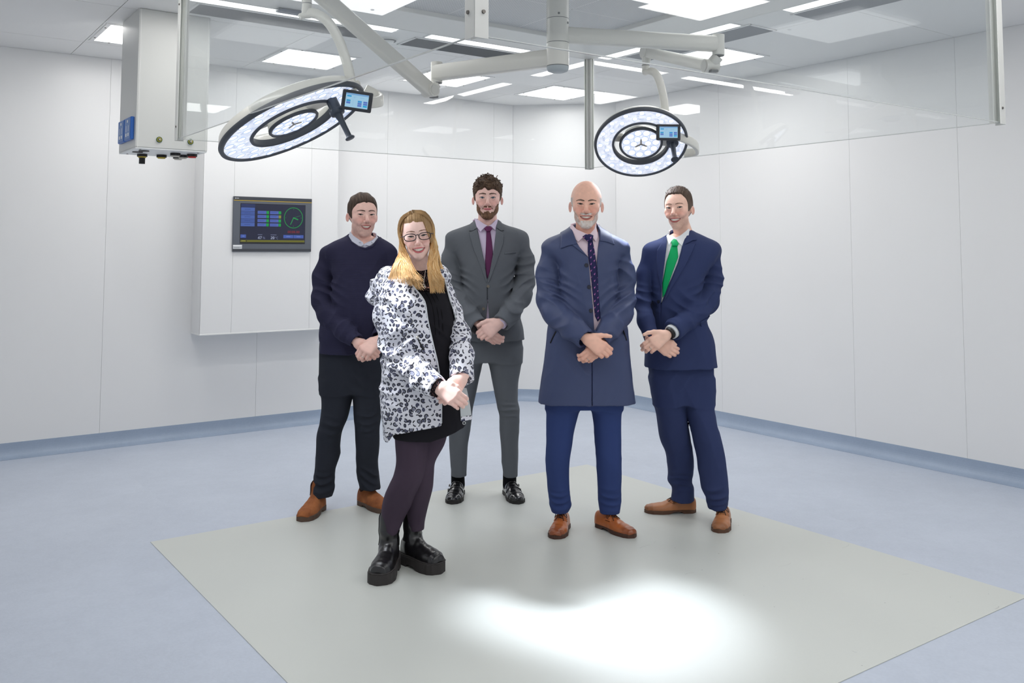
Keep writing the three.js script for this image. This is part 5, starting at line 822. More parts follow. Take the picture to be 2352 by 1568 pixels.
  h.shell((x, y, z) => { const a = Math.abs(x), nn = noise(x * 30, y * 20, z * 30), edge = -0.13 - 0.2 * sstep(0.25, 0.12, a) * sstep(0.0, 0.1, z) + 0.025 * nn, must = Math.max(Math.abs(y + 0.222 - 0.1 * a + (a > 0.075 ? (a - 0.075) * 1.2 : 0)) - 0.022, a - 0.125, 0.012 - a), chinp = Math.max(y + 0.36, a - 0.2), soul = Math.max(Math.abs(y + 0.335) - 0.022, a - 0.028), hole = Math.max(Math.abs(y - h.lipY(a)) - 0.026, a - 0.1);
    const k = Math.min(Math.max(y - edge, -0.005 - z), chinp); let th = (0.009 + 0.014 * sstep(-0.38, -0.47, y)) * sstep(0.015, -0.05, k); if (z > 0.15) { th = Math.max(th, 0.011 * sstep(0.008, -0.014, must), 0.007 * sstep(0.006, -0.01, soul)); th *= sstep(-0.004, 0.01, hole); } th *= sstep(-0.01, 0.03, z) * sstep(-0.58, -0.52, y); return th * (1 + 0.4 * noise(x * 80, y * 40, z * 80)) - 0.0035; },
    'beard', (x, y, z) => mixC(C(96, 72, 56), C(150, 112, 86), 0.35 + 0.5 * noise(x * 40, y * 18, z * 40) + 0.25 * sstep(0.16, 0.24, Math.abs(x))), hairMat, [-0.42, -0.62, -0.1], [0.42, 0.0, 0.5], 0.0085);
  const dir = (a, b) => [b[0] - a[0], b[1] - a[1], b[2] - a[2]], wr = P.L(1147, 742, 0.245), kn = P.L(1113, 766, 0.27), w2 = P.L(1106, 750, 0.205), k2 = P.L(1134, 776, 0.225);
  addHands(P, [{ wrist: wr, dir: dir(wr, kn), normal: [0, 0.2, 1], thumb: 1, size: 0.95, curl: [[0.45, 1.1, 0.7], [0.5, 1.15, 0.7], [0.5, 1.15, 0.7], [0.55, 1.15, 0.7]], thumbPose: [[0.02, 0.032, 0.0], [0.052, 0.052, 0.004], [0.086, 0.06, 0.006], [0.112, 0.062, 0.0]] }, { wrist: w2, dir: dir(w2, k2), normal: [0.1, -0.35, 1], thumb: -1, size: 0.9, curl: [[0.3, 0.9, 0.6]], thumbPose: [[0.02, 0.025, -0.01], [0.04, 0.03, -0.02], [0.06, 0.03, -0.03], [0.08, 0.028, -0.035]] }], skin);
  { const c0 = J.sl[1].at(-1), c1 = vec(wr), d = vec(c0).sub(vec(J.sl[1].at(-2))).normalize(), a = vec(c0).addScaledVector(d, -0.03), b = vec(c0).addScaledVector(d, 0.008); P.add('shirt_cuff', rod(a, b, 0.036, 0.034, 28), lilac); }
  P.finish();
  // socks and double-strap shoes
  const black = phys({ color: C(22, 22, 25), roughness: 0.22, clearcoat: 0.5, clearcoatRoughness: 0.12 }), sole = std({ color: C(30, 27, 26), roughness: 0.6 }), buckle = std({ color: C(150, 150, 150), metalness: 1, roughness: 0.3 });
  for (const [hl, to, q] of [[[-0.158, -0.1], [-0.19, 0.165], -1], [[0.122, -0.1], [0.188, 0.16], 1]]) {
    P.add('sock', surface(cone([hl[0] + 0.22 * (to[0] - hl[0]), 0.06, hl[1] + 0.06], [q < 0 ? -0.168 : 0.137, 0.2, -0.012], 0.04, 0.038), [hl[0] - 0.09, 0.0, hl[1] - 0.06], [hl[0] + 0.09, 0.26, hl[1] + 0.16], 0.006), cloth(C(16, 16, 20), 0.95));
    const s = shoe(P, { heel: hl, toe: to, len: 0.29, sole: 0.02, welt: 0.004, arch: 0.012, high: 0.13, mat: black, soleMat: sole, pow: 2.4, rows: [[-0.002, 0.027, 0.062, 0], [0.03, 0.033, 0.066, 0], [0.08, 0.034, 0.078, 0], [0.115, 0.037, 0.072, 0.001], [0.15, 0.043, 0.052, 0.002], [0.195, 0.048, 0.037, 0.003], [0.24, 0.043, 0.031, 0.003], [0.27, 0.032, 0.025, 0.002], [0.294, 0.016, 0.017, 0.001]] });
    for (const [z0, z1, y0] of [[0.1, 0.124, 0.05], [0.142, 0.164, 0.035]]) {
      const st = (x, y, z) => Math.max(Math.abs(s.upper(x, y, z) - 0.002) - 0.0022, z0 - z + 0.12 * x * q, z - z1 - 0.12 * x * q, y0 - y); const g = part('strap', mapG(surface(st, [-0.07, 0.02, 0.06], [0.07, 0.13, 0.22], 0.0026, 1.4), s.M), black, s.m);
      part('buckle', mapG(rbox(0.006, 0.014, 0.02, 0.002, q * 0.042, y0 + 0.016, (z0 + z1) / 2 + 0.004), s.M), buckle, s.m);
    }
    const capS = (x, y, z) => Math.max(Math.abs(s.upper(x, y, z) - 0.001) - 0.001, Math.abs(z - 0.222) - 0.0016); part('toe_seam', mapG(surface(capS, [-0.07, 0.015, 0.2], [0.07, 0.08, 0.24], 0.0018, 1.4), s.M), sole, s.m);
  }
}
// ---------------------------------------------------------------- the man in the navy suit with the green tie
{
  const P = new Person('man in a navy suit with a bright green tie, hands clasped, turned to the left', 0.93, 4.95), skin = C(248, 204, 184);
  const navy = cloth(C(52, 62, 100), 0.8, { bumpMap: weave, bumpScale: 0.0004 });
  const J = jacket(P, { mat: navy, btn: std({ color: C(26, 28, 40), roughness: 0.35 }),
    rows: [[520, 1553, 1580, 0.05, -0.04], [532, 1540, 1594, 0.07, -0.03], [546, 1518, 1622, 0.1, -0.02], [560, 1496, 1644, 0.12, -0.01], [585, 1488, 1646, 0.135, 0], [640, 1490, 1616, 0.148, 0.01], [690, 1492, 1610, 0.15, 0.015], [730, 1490, 1618, 0.15, 0.01], [780, 1485, 1636, 0.152, 0.005], [841, 1482, 1645, 0.155, 0]],
    sleeves: [[[1493, 578, 0.02, 15], [1481, 630, 0.03, 16], [1476, 692, 0.07, 17.5], [1483, 735, 0.14, 17], [1500, 784, 0.2, 16]], [[1632, 584, -0.04, 22], [1635, 640, -0.04, 25], [1622, 690, 0.03, 27], [1598, 716, 0.11, 25.5], [1545, 760, 0.235, 23.5]]],
    gathers: [gather(P.L(1610, 690, 0.08), 0.11, [-0.5, 0.85, 0], 0.055, 0.008), gather(P.L(1480, 690, 0.1), 0.08, [0.2, 0.95, 0], 0.05, 0.006, 1), gather(P.L(1640, 640, 0.02), 0.09, [0.2, 0.95, 0], 0.06, 0.006, 5), gather(P.L(1575, 700, 0.15), 0.09, [0.5, 0.85, 0], 0.06, 0.006, 7), gather(P.L(1560, 735, 0.2), 0.08, [0.8, 0.5, 0], 0.06, 0.005, 2)], sd: 9,
    cuts: [[[[1539, 520], [1537, 545], [1530, 578], [1523, 620], [1520, 660], [1518.6, 698], [1530, 665], [1544, 632], [1557, 602], [1569, 563], [1582, 535], [1590, 518]], -0.01, 0.13], [[[1518, 697], [1513, 760], [1498, 850], [1502, 850], [1516, 760], [1519.5, 697]], 0.13, 0.14]],
    layers: [['collar', [[1590, 520], [1603, 538], [1602, 551], [1592, 552], [1570, 563], [1580, 540]], 0.01, -0.06], 
      ['lapel', [[1599, 558], [1572, 561], [1558, 602], [1545, 633], [1531, 665], [1519, 698], [1535, 668], [1566, 618], [1588, 580]], 0.009, 0, 0.12], ['lapel', [[1538, 540], [1524, 556], [1512, 574], [1509, 600], [1511, 630], [1519, 670], [1520, 650], [1524, 618], [1530, 580]], 0.009, 0, 0.13], ['pocket_flap', [[1602, 736], [1632, 724], [1634, 734], [1607, 749]], 0.006, 0, 0.1]],
    buttons: [[1512.5, 693]] });
  const navyTr = navy, tr = trousers(P, { mat: navyTr, sd: 8, hip: [[800, 1490, 1637, 0.12], [845, 1491, 1638, 0.12], [890, 1498, 1637, 0.11], [925, 1504, 1640, 0.1]],
    legs: [[[870, 1494, 1570, 0.1, 0], [930, 1505, 1573, 0.092, 0], [960, 1510, 1577, 0.088, -0.01], [1005, 1516, 1584, 0.08, -0.03], [1045, 1530, 1591, 0.074, -0.06], [1085, 1533, 1591, 0.07, -0.085], [1105, 1533, 1589, 0.068, -0.09], [1120, 1541, 1594, 0.066, -0.092], [1148, 1541, 1595, 0.066, -0.092]], [[870, 1566, 1638, 0.1, 0], [930, 1573, 1640, 0.094, 0.01], [970, 1583, 1646, 0.09, 0.03], [1010, 1593, 1657, 0.083, 0.05], [1050, 1602, 1665, 0.077, 0.06], [1090, 1607, 1670, 0.074, 0.07], [1125, 1614, 1672, 0.07, 0.08], [1142, 1622, 1671, 0.066, 0.085], [1166, 1627, 1668, 0.062, 0.09]]],
    gathers: [gather(P.L(1565, 1108, -0.02), 0.055, [0.15, 1, 0], 0.04, 0.007), gather(P.L(1645, 1140, 0.13), 0.06, [-0.3, 1, 0], 0.05, 0.007, 1)], amp: 0.0025 });
  bareBody(P, (x, y, z) => Math.min(J.raw(x, y, z), tr.f(x, y, z)), [-0.5, 0.12, -0.28], [0.5, 1.54, 0.3], skin);
  const white = shirtMat(C(238, 240, 242)), nk = P.L(1566, 545, -0.01);
  neckwear(P, { cut: 552, neck: [nk[0], 0.0], rn: 0.062, y0: P.L(0, 560, 0.08)[1], y1: P.L(0, 527, 0.04)[1], shirtF: (x, y, z) => smax(J.body(x, y, z) + 0.013, -z - 0.01, 0.01), dz: 0.11, mat: white, box: [[-0.2, 1.0, -0.06], [0.16, 1.56, 0.22]],
    leaves: [[[1540, 534], [1536, 552], [1537, 565], [1544, 555], [1551, 548], [1546, 543]], [[1589, 521], [1584, 545], [1568, 567], [1558, 556], [1552, 548], [1566, 540], [1580, 529]]],
    tie: { mat: cloth(C(14, 168, 98), 0.55), knot: [[1543, 554], [1550, 548], [1556, 550], [1559.5, 560], [1555.5, 566], [1543.5, 565]], blade: [[1543, 563], [1556, 563], [1556.5, 590], [1540, 632], [1526, 674], [1520, 684], [1520, 650], [1530, 600]] } });
  const h = makeHead(P, { H: 0.236, eyes: [1548.5, 477], dz: 0.085, rot: [-0.02, -0.48, 0.04], skin, wide: 0.97, jaw: 0.95, smile: 0.9, open: 0.056, mouth: 0.13, lid: 0.0155, nose: 1.02, neck: 0.98, iris: C(58, 62, 66), browC: C(130, 98, 78), browT: 0.012, browUp: -0.002, lip: C(190, 104, 100), stubble: C(150, 112, 96), neckTo: [0.1, -0.8, -0.2] });
  const dk = C(66, 50, 42), gy = C(120, 104, 92);
  h.shell((x, y, z) => { const k = y - hairline(x, z, 0.345 + 0.02 * noise(x * 20, 1, z * 20), -0.08, 0.03) ; return sstep(-0.02, 0.03, k) * (0.014 + 0.022 * sstep(0.15, 0.4, y)) - 0.005 + 0.005 * strand(x, y, z) * sstep(0, 0.03, k); }, 'hair', (x, y, z) => mixC(dk, gy, 0.3 + 0.45 * sstep(0.25, -0.05, y) + 0.5 * strand(x, y, z)), hairMat, [-0.42, -0.42, -0.54], [0.42, 0.6, 0.46], 0.0085);
  const spikes = []; for (let i = 0; i < 260; i++) { const x = (rnd() - 0.5) * 0.46, z = 0.30 - rnd() * 0.5, t = 1 - (x / 0.33) ** 2 - ((z + 0.06) / 0.42) ** 2; if (t < 0.05) continue; const y = 0.115 + 0.385 * Math.sqrt(t), p = V3(x, y - 0.01, z), q = p.clone().add(V3((rnd() - 0.5) * 0.03 + x * 0.1, 0.05 + rnd() * 0.035 * sstep(-0.2, 0.2, z), 0.012 * (rnd() - 0.3))); if (y < 0.33) continue; const d = q.clone().sub(p), g = new THREE.ConeGeometry(0.0075, d.length(), 5).applyQuaternion(new THREE.Quaternion().setFromUnitVectors(V3(0, 1, 0), d.normalize())).translate((p.x + q.x) / 2, (p.y + q.y) / 2, (p.z + q.z) / 2); spikes.push(g); }
  { const g = mergeGeometries(spikes); paint(g, (x, y, z) => mixC(dk, gy, 0.2 + 0.5 * noise(x * 60, y * 20, z * 60))); P.add('hair_spikes', mapG(g, h.M), hairMat); }
  const dir = (a, b) => [b[0] - a[0], b[1] - a[1], b[2] - a[2]], wr = P.L(1530, 769, 0.25), kn = P.L(1502, 788, 0.27), w2 = P.L(1504, 784, 0.21), k2 = P.L(1536, 803, 0.225);
  const hs = addHands(P, [{ wrist: wr, dir: dir(wr, kn), normal: [-0.1, 0.25, 1], thumb: 1, size: 0.9, curl: [[0.4, 0.75, 0.6], [0.4, 0.8, 0.6], [0.45, 0.85, 0.6], [0.5, 0.9, 0.6]], thumbPose: [[0.02, 0.03, 0.0], [0.05, 0.052, 0.004], [0.082, 0.066, 0.006], [0.108, 0.07, 0.004]] }, { wrist: w2, dir: dir(w2, k2), normal: [0.1, -0.1, 1], thumb: -1, size: 0.88, curl: [[0.4, 1.0, 0.6]], thumbPose: [[0.03, 0.028, 0.0], [0.06, 0.046, 0.0], [0.09, 0.05, 0.0], [0.112, 0.046, -0.004]] }], skin);
  fingerRing(P, hs[0], 2, 0.6);
  { const c0 = J.sl[1].at(-1), d = vec(c0).sub(vec(J.sl[1].at(-2))).normalize(), a = vec(c0).addScaledVector(d, -0.03), b = vec(c0).addScaledVector(d, 0.016); P.add('shirt_cuff', [rod(a, b, 0.041, 0.037, 32)], white); const e = vec(c0).addScaledVector(d, 0.018), g = vec(c0).addScaledVector(d, 0.032); P.add('watch_strap', rod(e, g, 0.031, 0.029, 28), std({ color: C(20, 20, 22), roughness: 0.5 })); }
  P.finish();
  const tan = (x, y, z) => mixC(C(186, 122, 78), C(128, 80, 48), 0.7 * sstep(0.2, 0.28, z) + 0.3 * noise(x * 40, y * 40, z * 30));
  for (const [hl, to] of [[[0.078, -0.112], [-0.2, -0.105]], [[0.208, 0.035], [0.118, 0.262]]]) derby(P, hl, to, phys({ vertexColors: true, roughness: 0.42, clearcoat: 0.12, clearcoatRoughness: 0.4 }), tan, std({ color: C(92, 62, 44), roughness: 0.6 }), std({ color: C(58, 40, 30), roughness: 0.8 }));
}
// ---------------------------------------------------------------- the man in the navy jumper
{
  const P = new Person('smiling man in a dark navy jumper, black jeans and tan ankle boots', -0.885, 5.08), skin = C(250, 206, 192);
  const rib = dataTex(8, 64, (u, v, x, y) => [128 + 100 * Math.sin(y / 64 * 2 * PI * 4)], false, 1); rib.repeat.set(1, 62);
  const knit = cloth(C(50, 49, 72), 0.92, { bumpMap: rib, bumpScale: 0.0005, sheen: 0.4, sheenColor: C(120, 120, 170), sheenRoughness: 0.6 });
  const J = jacket(P, { name: 'jumper', mat: knit, cuts: [[[[796, 520], [797, 542], [808, 555], [824, 566], [840, 568.5], [855, 563], [862, 552], [866, 541], [866, 520]], -0.04, 0.1]], amp: 0.003, fr: [8, 2.6, 8], sd: 12,
    rows: [[530, 810, 850, 0.055, -0.03], [543, 794, 870, 0.08, -0.02], [556, 766, 886, 0.105, -0.01], [574, 748, 898, 0.12, 0], [610, 762, 886, 0.138, 0.005], [660, 764, 884, 0.148, 0.015], [710, 752, 884, 0.152, 0.02], [745, 738, 886, 0.152, 0.015], [778, 735.5, 884, 0.15, 0.01], [790, 737, 882, 0.143, 0.008], [808, 734.5, 881, 0.143, 0.006]],
    sleeves: [[[757, 588, -0.01, 20], [745, 635, -0.01, 24.5], [746, 690, 0.03, 27], [758, 722, 0.08, 26], [792, 758, 0.17, 22], [819, 784, 0.225, 17]], [[890, 587, -0.01, 20], [902, 640, -0.01, 23], [903, 700, 0.03, 26], [896, 735, 0.1, 24], [868, 776, 0.225, 17]]],
    gathers: [gather(P.L(762, 690, 0.08), 0.1, [0.5, 0.85, 0], 0.055, 0.009), gather(P.L(752, 650, 0.05), 0.09, [0.4, 0.9, 0], 0.06, 0.006, 6), gather(P.L(780, 740, 0.17), 0.08, [0.7, -0.5, 0], 0.05, 0.006, 7), gather(P.L(800, 760, 0.18), 0.07, [0.8, -0.4, 0], 0.05, 0.004, 2)] });
  { const ps = P.poly([[792, 538], [806, 558], [824, 570], [840, 573], [857, 567], [866, 554], [870, 538], [866, 541], [862, 552], [855, 563], [840, 568.5], [824, 566], [808, 555], [797, 542]], 0.1), b = bounds(ps.map((p) => [p[0], p[1], 0]), 0.02); P.add('neck_band', surface(layer(J.raw, ps, -0.006, 0.005, -0.06, 0.003), [b[0][0], b[0][1], -0.08], [b[1][0], b[1][1], 0.22], 0.003, 1.5), knit, J.m); }
  const jean = cloth(C(46, 49, 58), 0.88, { bumpMap: weave, bumpScale: 0.0005 });
  const tr = trousers(P, { mat: jean, sd: 14, hip: [[775, 738, 884, 0.125], [812, 733, 884, 0.125], [850, 732, 882, 0.12], [900, 738, 878, 0.1]], legs: [[[870, 736, 812, 0.105], [905, 738, 811, 0.1], [935, 740, 803, 0.094, 0.005], [963, 738, 796, 0.088, 0.015], [993, 731, 786, 0.082, 0.01], [1010, 728.5, 783, 0.079, 0.005], [1050, 725.5, 778, 0.073, 0.0], [1078, 723, 770, 0.07, 0.0], [1102, 721, 768, 0.068, 0.005], [1110, 724, 767, 0.066, 0.005], [1120, 720, 767, 0.066, 0.01], [1137, 718, 762, 0.062, 0.012]], [[870, 806, 882, 0.105], [920, 812, 877, 0.096], [960, 815, 873, 0.088, 0.0], [980, 817, 870, 0.084, 0], [1012, 816.5, 870, 0.078, -0.02], [1055, 818.5, 867, 0.072, -0.05], [1088, 821, 869, 0.069, -0.065], [1120, 826.5, 874, 0.064, -0.07]]],
    gathers: [gather(P.L(742, 1108, 0.07), 0.06, [0.2, 1, 0], 0.045, 0.008), gather(P.L(848, 1095, 0.0), 0.06, [0.4, 0.9, 0], 0.045, 0.009, 1), gather(P.L(760, 985, 0.08), 0.06, [0.2, 1, 0], 0.045, 0.007, 2), gather(P.L(845, 970, 0.07), 0.06, [0, 1, 0], 0.045, 0.007, 3), gather(P.L(820, 870, 0.1), 0.07, [0.5, 0.85, 0], 0.05, 0.005, 3)], amp: 0.003 });
  P.add('fly_seam', tubeGeo(onFront(P, tr.f, [[833, 815], [833, 835], [829, 850]], 0.12, 0.002), 0.0022, 10, 6), std({ color: C(44, 47, 58), roughness: 0.9 }), tr.m);
  bareBody(P, (x, y, z) => Math.min(J.raw(x, y, z), tr.f(x, y, z)), [-0.5, 0.14, -0.28], [0.5, 1.5, 0.3], skin);
  const nk = P.L(833, 550, 0), pale = shirtMat(C(214, 216, 230));
  neckwear(P, { cut: 563, neck: [nk[0], 0.01], rn: 0.069, y0: P.L(0, 565, 0.1)[1], y1: P.L(0, 535, 0.05)[1], shirtF: (x, y, z) => smax(smax(J.body(x, y, z) + 0.014, -z - 0.02, 0.01), P.L(0, 600, 0.1)[1] - y, 0.01), dz: 0.1, mat: pale, box: [[-0.15, 1.3, -0.08], [0.15, 1.52, 0.2]],
    leaves: [[[801, 530], [797, 541], [808, 555], [823, 564], [829, 566], [836, 563], [833, 556], [823, 549], [809, 540]], [[861, 534], [865, 543], [858, 558], [849, 565], [838, 563], [843, 558], [853, 552], [859, 544]]] });
  for (const [x, y] of [[827, 556], [855, 556]]) { const l = P.L(x, y, 0.1); P.add('collar_button', new THREE.SphereGeometry(0.005, 12, 8).translate(l[0], l[1], 0.108), std({ color: C(200, 204, 214), roughness: 0.3 })); }
  const h = makeHead(P, { H: 0.243, eyes: [841.5, 493], dz: 0.1, rot: [0.0, 0.42, 0.0], skin, wide: 1.03, jaw: 1.16, smile: 0.85, open: 0.05, mouth: 0.115, lid: 0.015, eyeGap: 1.02, nose: 1.04, neck: 1.1, iris: C(54, 42, 36), browC: C(98, 74, 64), browT: 0.015, browUp: 0.0, lip: C(196, 112, 108), stubble: C(160, 120, 108), neckTo: [-0.05, -0.8, -0.14] });
  const dk = C(58, 46, 40), br = C(104, 86, 74);
  h.shell((x, y, z) => { const k = y - hairline(x, z, 0.3 + 0.015 * noise(x * 20, 1, z * 20), -0.08, 0.0); const top = sstep(0.12, 0.42, y), sw = Math.sin(x * 30 + z * 16 + y * 8 + 2.5 * noise(x * 5, y * 5, z * 5)); return sstep(-0.025, 0.03, k) * (0.013 + 0.026 * top + 0.007 * top * sw) - 0.005 + 0.004 * strand(x, y, z) * sstep(0, 0.03, k); }, 'hair', (x, y, z) => mixC(dk, br, 0.3 + 0.5 * strand(x, y, z) + 0.4 * sstep(0.3, 0.5, y) * Math.max(0, Math.sin(x * 30 + z * 16 + y * 8))), hairMat, [-0.44, -0.42, -0.54], [0.44, 0.6, 0.48], 0.0085);
  const dir = (a, b) => [b[0] - a[0], b[1] - a[1], b[2] - a[2]], wr = P.L(866, 783, 0.235), kn = P.L(846, 799, 0.27), w2 = P.L(822, 787, 0.225), k2 = P.L(846, 805, 0.235);
  const hs = addHands(P, [{ wrist: wr, dir: dir(wr, kn), normal: [-0.15, 0.35, 1], thumb: 1, size: 0.94, curl: [[0.85, 0.9, 0.7], [0.85, 0.95, 0.7], [0.85, 0.95, 0.7], [0.9, 1.0, 0.7]], thumbPose: [[0.02, 0.03, -0.004], [0.05, 0.042, -0.012], [0.075, 0.04, -0.03], [0.09, 0.032, -0.045]] }, { wrist: w2, dir: dir(w2, k2), normal: [0.2, 0.2, 1], thumb: -1, size: 0.9, curl: [[0.6, 1.2, 0.8]], thumbPose: [[0.02, 0.025, -0.01], [0.04, 0.03, -0.02], [0.06, 0.03, -0.03], [0.08, 0.028, -0.035]] }], skin);
  fingerRing(P, hs[0], 2, 0.7);
  P.finish();
  // suede ankle boots with elastic gussets
  const suede = phys({ vertexColors: true, roughness: 0.9, sheen: 0.3 }), sole = std({ color: C(92, 72, 60), roughness: 0.8 }), gus = cloth(C(58, 38, 32), 0.95);
  for (const [hl, to] of [[[-0.168, -0.045], [-0.218, 0.22]], [[0.035, -0.14], [0.215, 0.06]]]) {
    const s = shoe(P, { heel: hl, toe: to, len: 0.295, sole: 0.026, welt: 0.004, arch: 0.012, high: 0.2, mat: suede, soleMat: sole, pow: 2.3, paint: (x, y, z) => mixC(C(176, 108, 62), C(132, 74, 40), 0.45 + 0.5 * noise(x * 30, y * 30, z * 22) + 0.2 * noise(x * 120, y * 120, z * 120)),
      top: cone([0, 0.06, 0.06], [0, 0.135, 0.064], 0.04, 0.037), rows: [[-0.004, 0.03, 0.07, 0], [0.03, 0.036, 0.075, 0], [0.08, 0.037, 0.08, 0], [0.115, 0.04, 0.075, 0.001], [0.15, 0.045, 0.06, 0.002], [0.2, 0.049, 0.044, 0.003], [0.245, 0.045, 0.038, 0.003], [0.275, 0.036, 0.03, 0.002], [0.297, 0.02, 0.02, 0.001]] });
    const gf = (x, y, z) => Math.max(Math.abs(s.upper(x, y, z) - 0.001) - 0.0018, Math.hypot((z - 0.066) * 1.0, Math.min(0, y - 0.11)) - 0.026, 0.02 - Math.abs(x), 0.075 - y);
    part('gusset', mapG(surface(gf, [-0.07, 0.06, 0.02], [0.07, 0.2, 0.12], 0.0026, 1.4), s.M), gus, s.m);
  }
}
// ---------------------------------------------------------------- the woman in the leopard-print raincoat
{
  const P = new Person('blonde woman with glasses in a leopard-print raincoat, black dress and boots', -0.402, 4.16), skin = C(252, 214, 202);
  const leo = canvasTex(2048, 2048, (g, W) => {
    g.fillStyle = '#ececf4'; g.fillRect(0, 0, W, W); g.lineCap = 'round';
    const dark = ['#2c2c38', '#34343f', '#26262f', '#44465e'];
    const NC = 31; for (let j = 0; j < NC; j++) for (let i = 0; i < NC; i++) {
      const x = (i + (j % 2) * 0.5 + (rnd() - 0.5) * 0.5) * W / NC, y = (j + (rnd() - 0.5) * 0.5) * W / NC, a = rnd() * 6.28, t = rnd(), r = 20 + rnd() * 14, c = dark[Math.floor(rnd() * 4)];
      for (const [ox, oy] of [[0, 0], [W, 0], [0, W], [-W, 0], [0, -W]]) {
        const X = x + ox, Y = y + oy; if (X < -40 || Y < -40 || X > W + 40 || Y > W + 40) continue;
        if (t < 0.42) { g.fillStyle = rndc(i, j) ? '#505268' : '#7c7e90'; g.beginPath(); g.ellipse(X, Y, r * 0.7, r * 0.55, a, 0, 7); g.fill(); g.strokeStyle = c; g.lineWidth = 14; g.beginPath(); g.ellipse(X, Y, r, r * 0.8, a, 0.3, 4.2 + t * 2); g.stroke(); }
        else if (t < 0.7) { g.fillStyle = c; g.beginPath(); g.ellipse(X, Y, r * 0.85, r * 0.6, a, 0, 7); g.fill(); g.fillStyle = '#56586c'; g.beginPath(); g.ellipse(X, Y, r * 0.4, r * 0.28, a, 0, 7); g.fill(); }
        else { g.strokeStyle = c; g.lineWidth = 14; g.beginPath(); g.moveTo(X - Math.cos(a) * r * 0.6, Y - Math.sin(a) * r * 0.6); g.quadraticCurveTo(X + Math.sin(a) * 12, Y - Math.cos(a) * 12, X + Math.cos(a) * r * 0.6, Y + Math.sin(a) * r * 0.6); g.stroke(); }
      }
    }
    function rndc(i, j) { return (i * 7 + j * 3) % 2; }
  });
  leo.wrapS = leo.wrapT = THREE.RepeatWrapping; leo.repeat.set(1.5, 1.5);
  const coatM = cloth(C(255, 255, 255), 0.42, { map: leo, specularIntensity: 0.6 }), lining = cloth(C(206, 212, 214), 0.7), black = cloth(C(32, 31, 36), 0.9, { bumpMap: weave, bumpScale: 0.0005 });
  const zipM = cloth(C(226, 230, 236), 0.5);
  // dress
  const D = P.rows([[606, 946, 984, 0.05, -0.02], [622, 930, 1000, 0.07, -0.01], [640, 908, 1022, 0.09, 0], [670, 900, 1034, 0.11, 0.01], [700, 904, 1042, 0.135, 0.02], [735, 912, 1046, 0.135, 0.025], [790, 918, 1048, 0.122, 0.02], [850, 908, 1054, 0.13, 0.015], [910, 900, 1062, 0.14, 0.01], [960, 900, 1068, 0.14, 0.005], [1010, 904, 1072, 0.138, 0]]);
  const dressF = trunk(D, 2.25, 0.02), hemD = P.poly([[880, 1012], [990, 1013], [1090, 975], [1090, 1100], [880, 1100]], 0.1), hemP = polygon(hemD);
  const dress = withCreases((x, y, z) => smax(dressF(x, y, z), -hemP(x, y), 0.004), [gather(P.L(1010, 760, 0.13), 0.08, [0.5, 0.85, 0], 0.05, 0.003)], 0.0018, [9, 3, 9], 21);
  const yoke = P.L(0, 668, 0.12)[1], dg = surface((x, y, z) => smax(dress(x, y, z), y - yoke, 0.003), [-0.3, 0.5, -0.2], [0.34, 1.4, 0.24], 0.006, 1.4), dm = P.add('dress', boxUV(dg), black);
  const laceTex = canvasTex(512, 512, (g) => { g.fillStyle = '#141216'; g.fillRect(0, 0, 512, 512); g.strokeStyle = '#6a4a48'; g.lineWidth = 5; for (let j = 0; j < 9; j++) for (let i = 0; i < 9; i++) { g.beginPath(); g.ellipse(i * 60 + (j % 2) * 30, j * 58, 13, 20, 0.5 * (i % 2 ? 1 : -1), 0, 7); g.stroke(); g.fillStyle = '#7a5650'; g.beginPath(); g.arc(i * 60 + 30 + (j % 2) * 30, j * 58 + 26, 6, 0, 7); g.fill(); } }); laceTex.wrapS = laceTex.wrapT = THREE.RepeatWrapping; laceTex.repeat.set(6, 6);
  const laceM = cloth(C(255, 255, 255), 0.9, { map: laceTex });
  P.add('lace_yoke', planar(surface((x, y, z) => Math.max(smax(dress(x, y, z), yoke + 0.001 - y, 0.003), y - P.L(0, 617, 0.08)[1]), [-0.22, 1.2, -0.14], [0.22, 1.42, 0.22], 0.005, 1.4), 'xy', 1), laceM, dm);
  { const eye = []; for (let i = 0; i < 9; i++) { const [p] = onFront(P, dressF, [[966 + i * 5.6, 661 - Math.abs(i - 4) * 0.5]], 0.12, 0.002); eye.push(new THREE.SphereGeometry(0.004, 8, 6).translate(...p)); } P.add('eyelet_trim', eye, std({ color: C(206, 150, 134), roughness: 0.8 }), dm); }
  for (const pts of [[[985, 668], [998, 690], [1007, 720], [1010, 768]], [[993, 666], [1006, 688], [1015, 720], [1018, 768]], [[975, 668], [990, 692], [998, 724], [1001, 768]]]) P.add('front_braid', tubeGeo(onFront(P, dressF, pts, 0.13, 0.0005), 0.0016, 24, 6), cloth(C(14, 14, 17), 0.95), dm);
  // raincoat
  const Cb = P.rows([[612, 926, 1004, 0.075, -0.02], [630, 896, 1022, 0.1, -0.01], [650, 880, 1030, 0.12, 0], [700, 874, 1046, 0.15, 0.01], [780, 884, 1056, 0.152, 0.01], [850, 876, 1060, 0.155, 0.005], [910, 873, 1066, 0.16, 0], [960, 876, 1074, 0.165, -0.005], [1020, 884, 1082, 0.168, -0.01]]);
  const cb = trunk(Cb, 2.3, 0.02), sl = P.path([[888, 662, -0.02, 26], [892, 730, -0.02, 31], [908, 790, 0.03, 35], [930, 828, 0.1, 34], [968, 864, 0.19, 29], [1003, 890, 0.25, 25]]), sr = P.path([[1020, 664, -0.02, 17], [1040, 720, 0.0, 19], [1055, 768, 0.05, 22], [1062, 815, 0.12, 24.5], [1060, 868, 0.2, 25.5]]);
  const SL = sleeve(sl, 0.03, 0.006), SR = sleeve(sr, 0.03, 0.006);
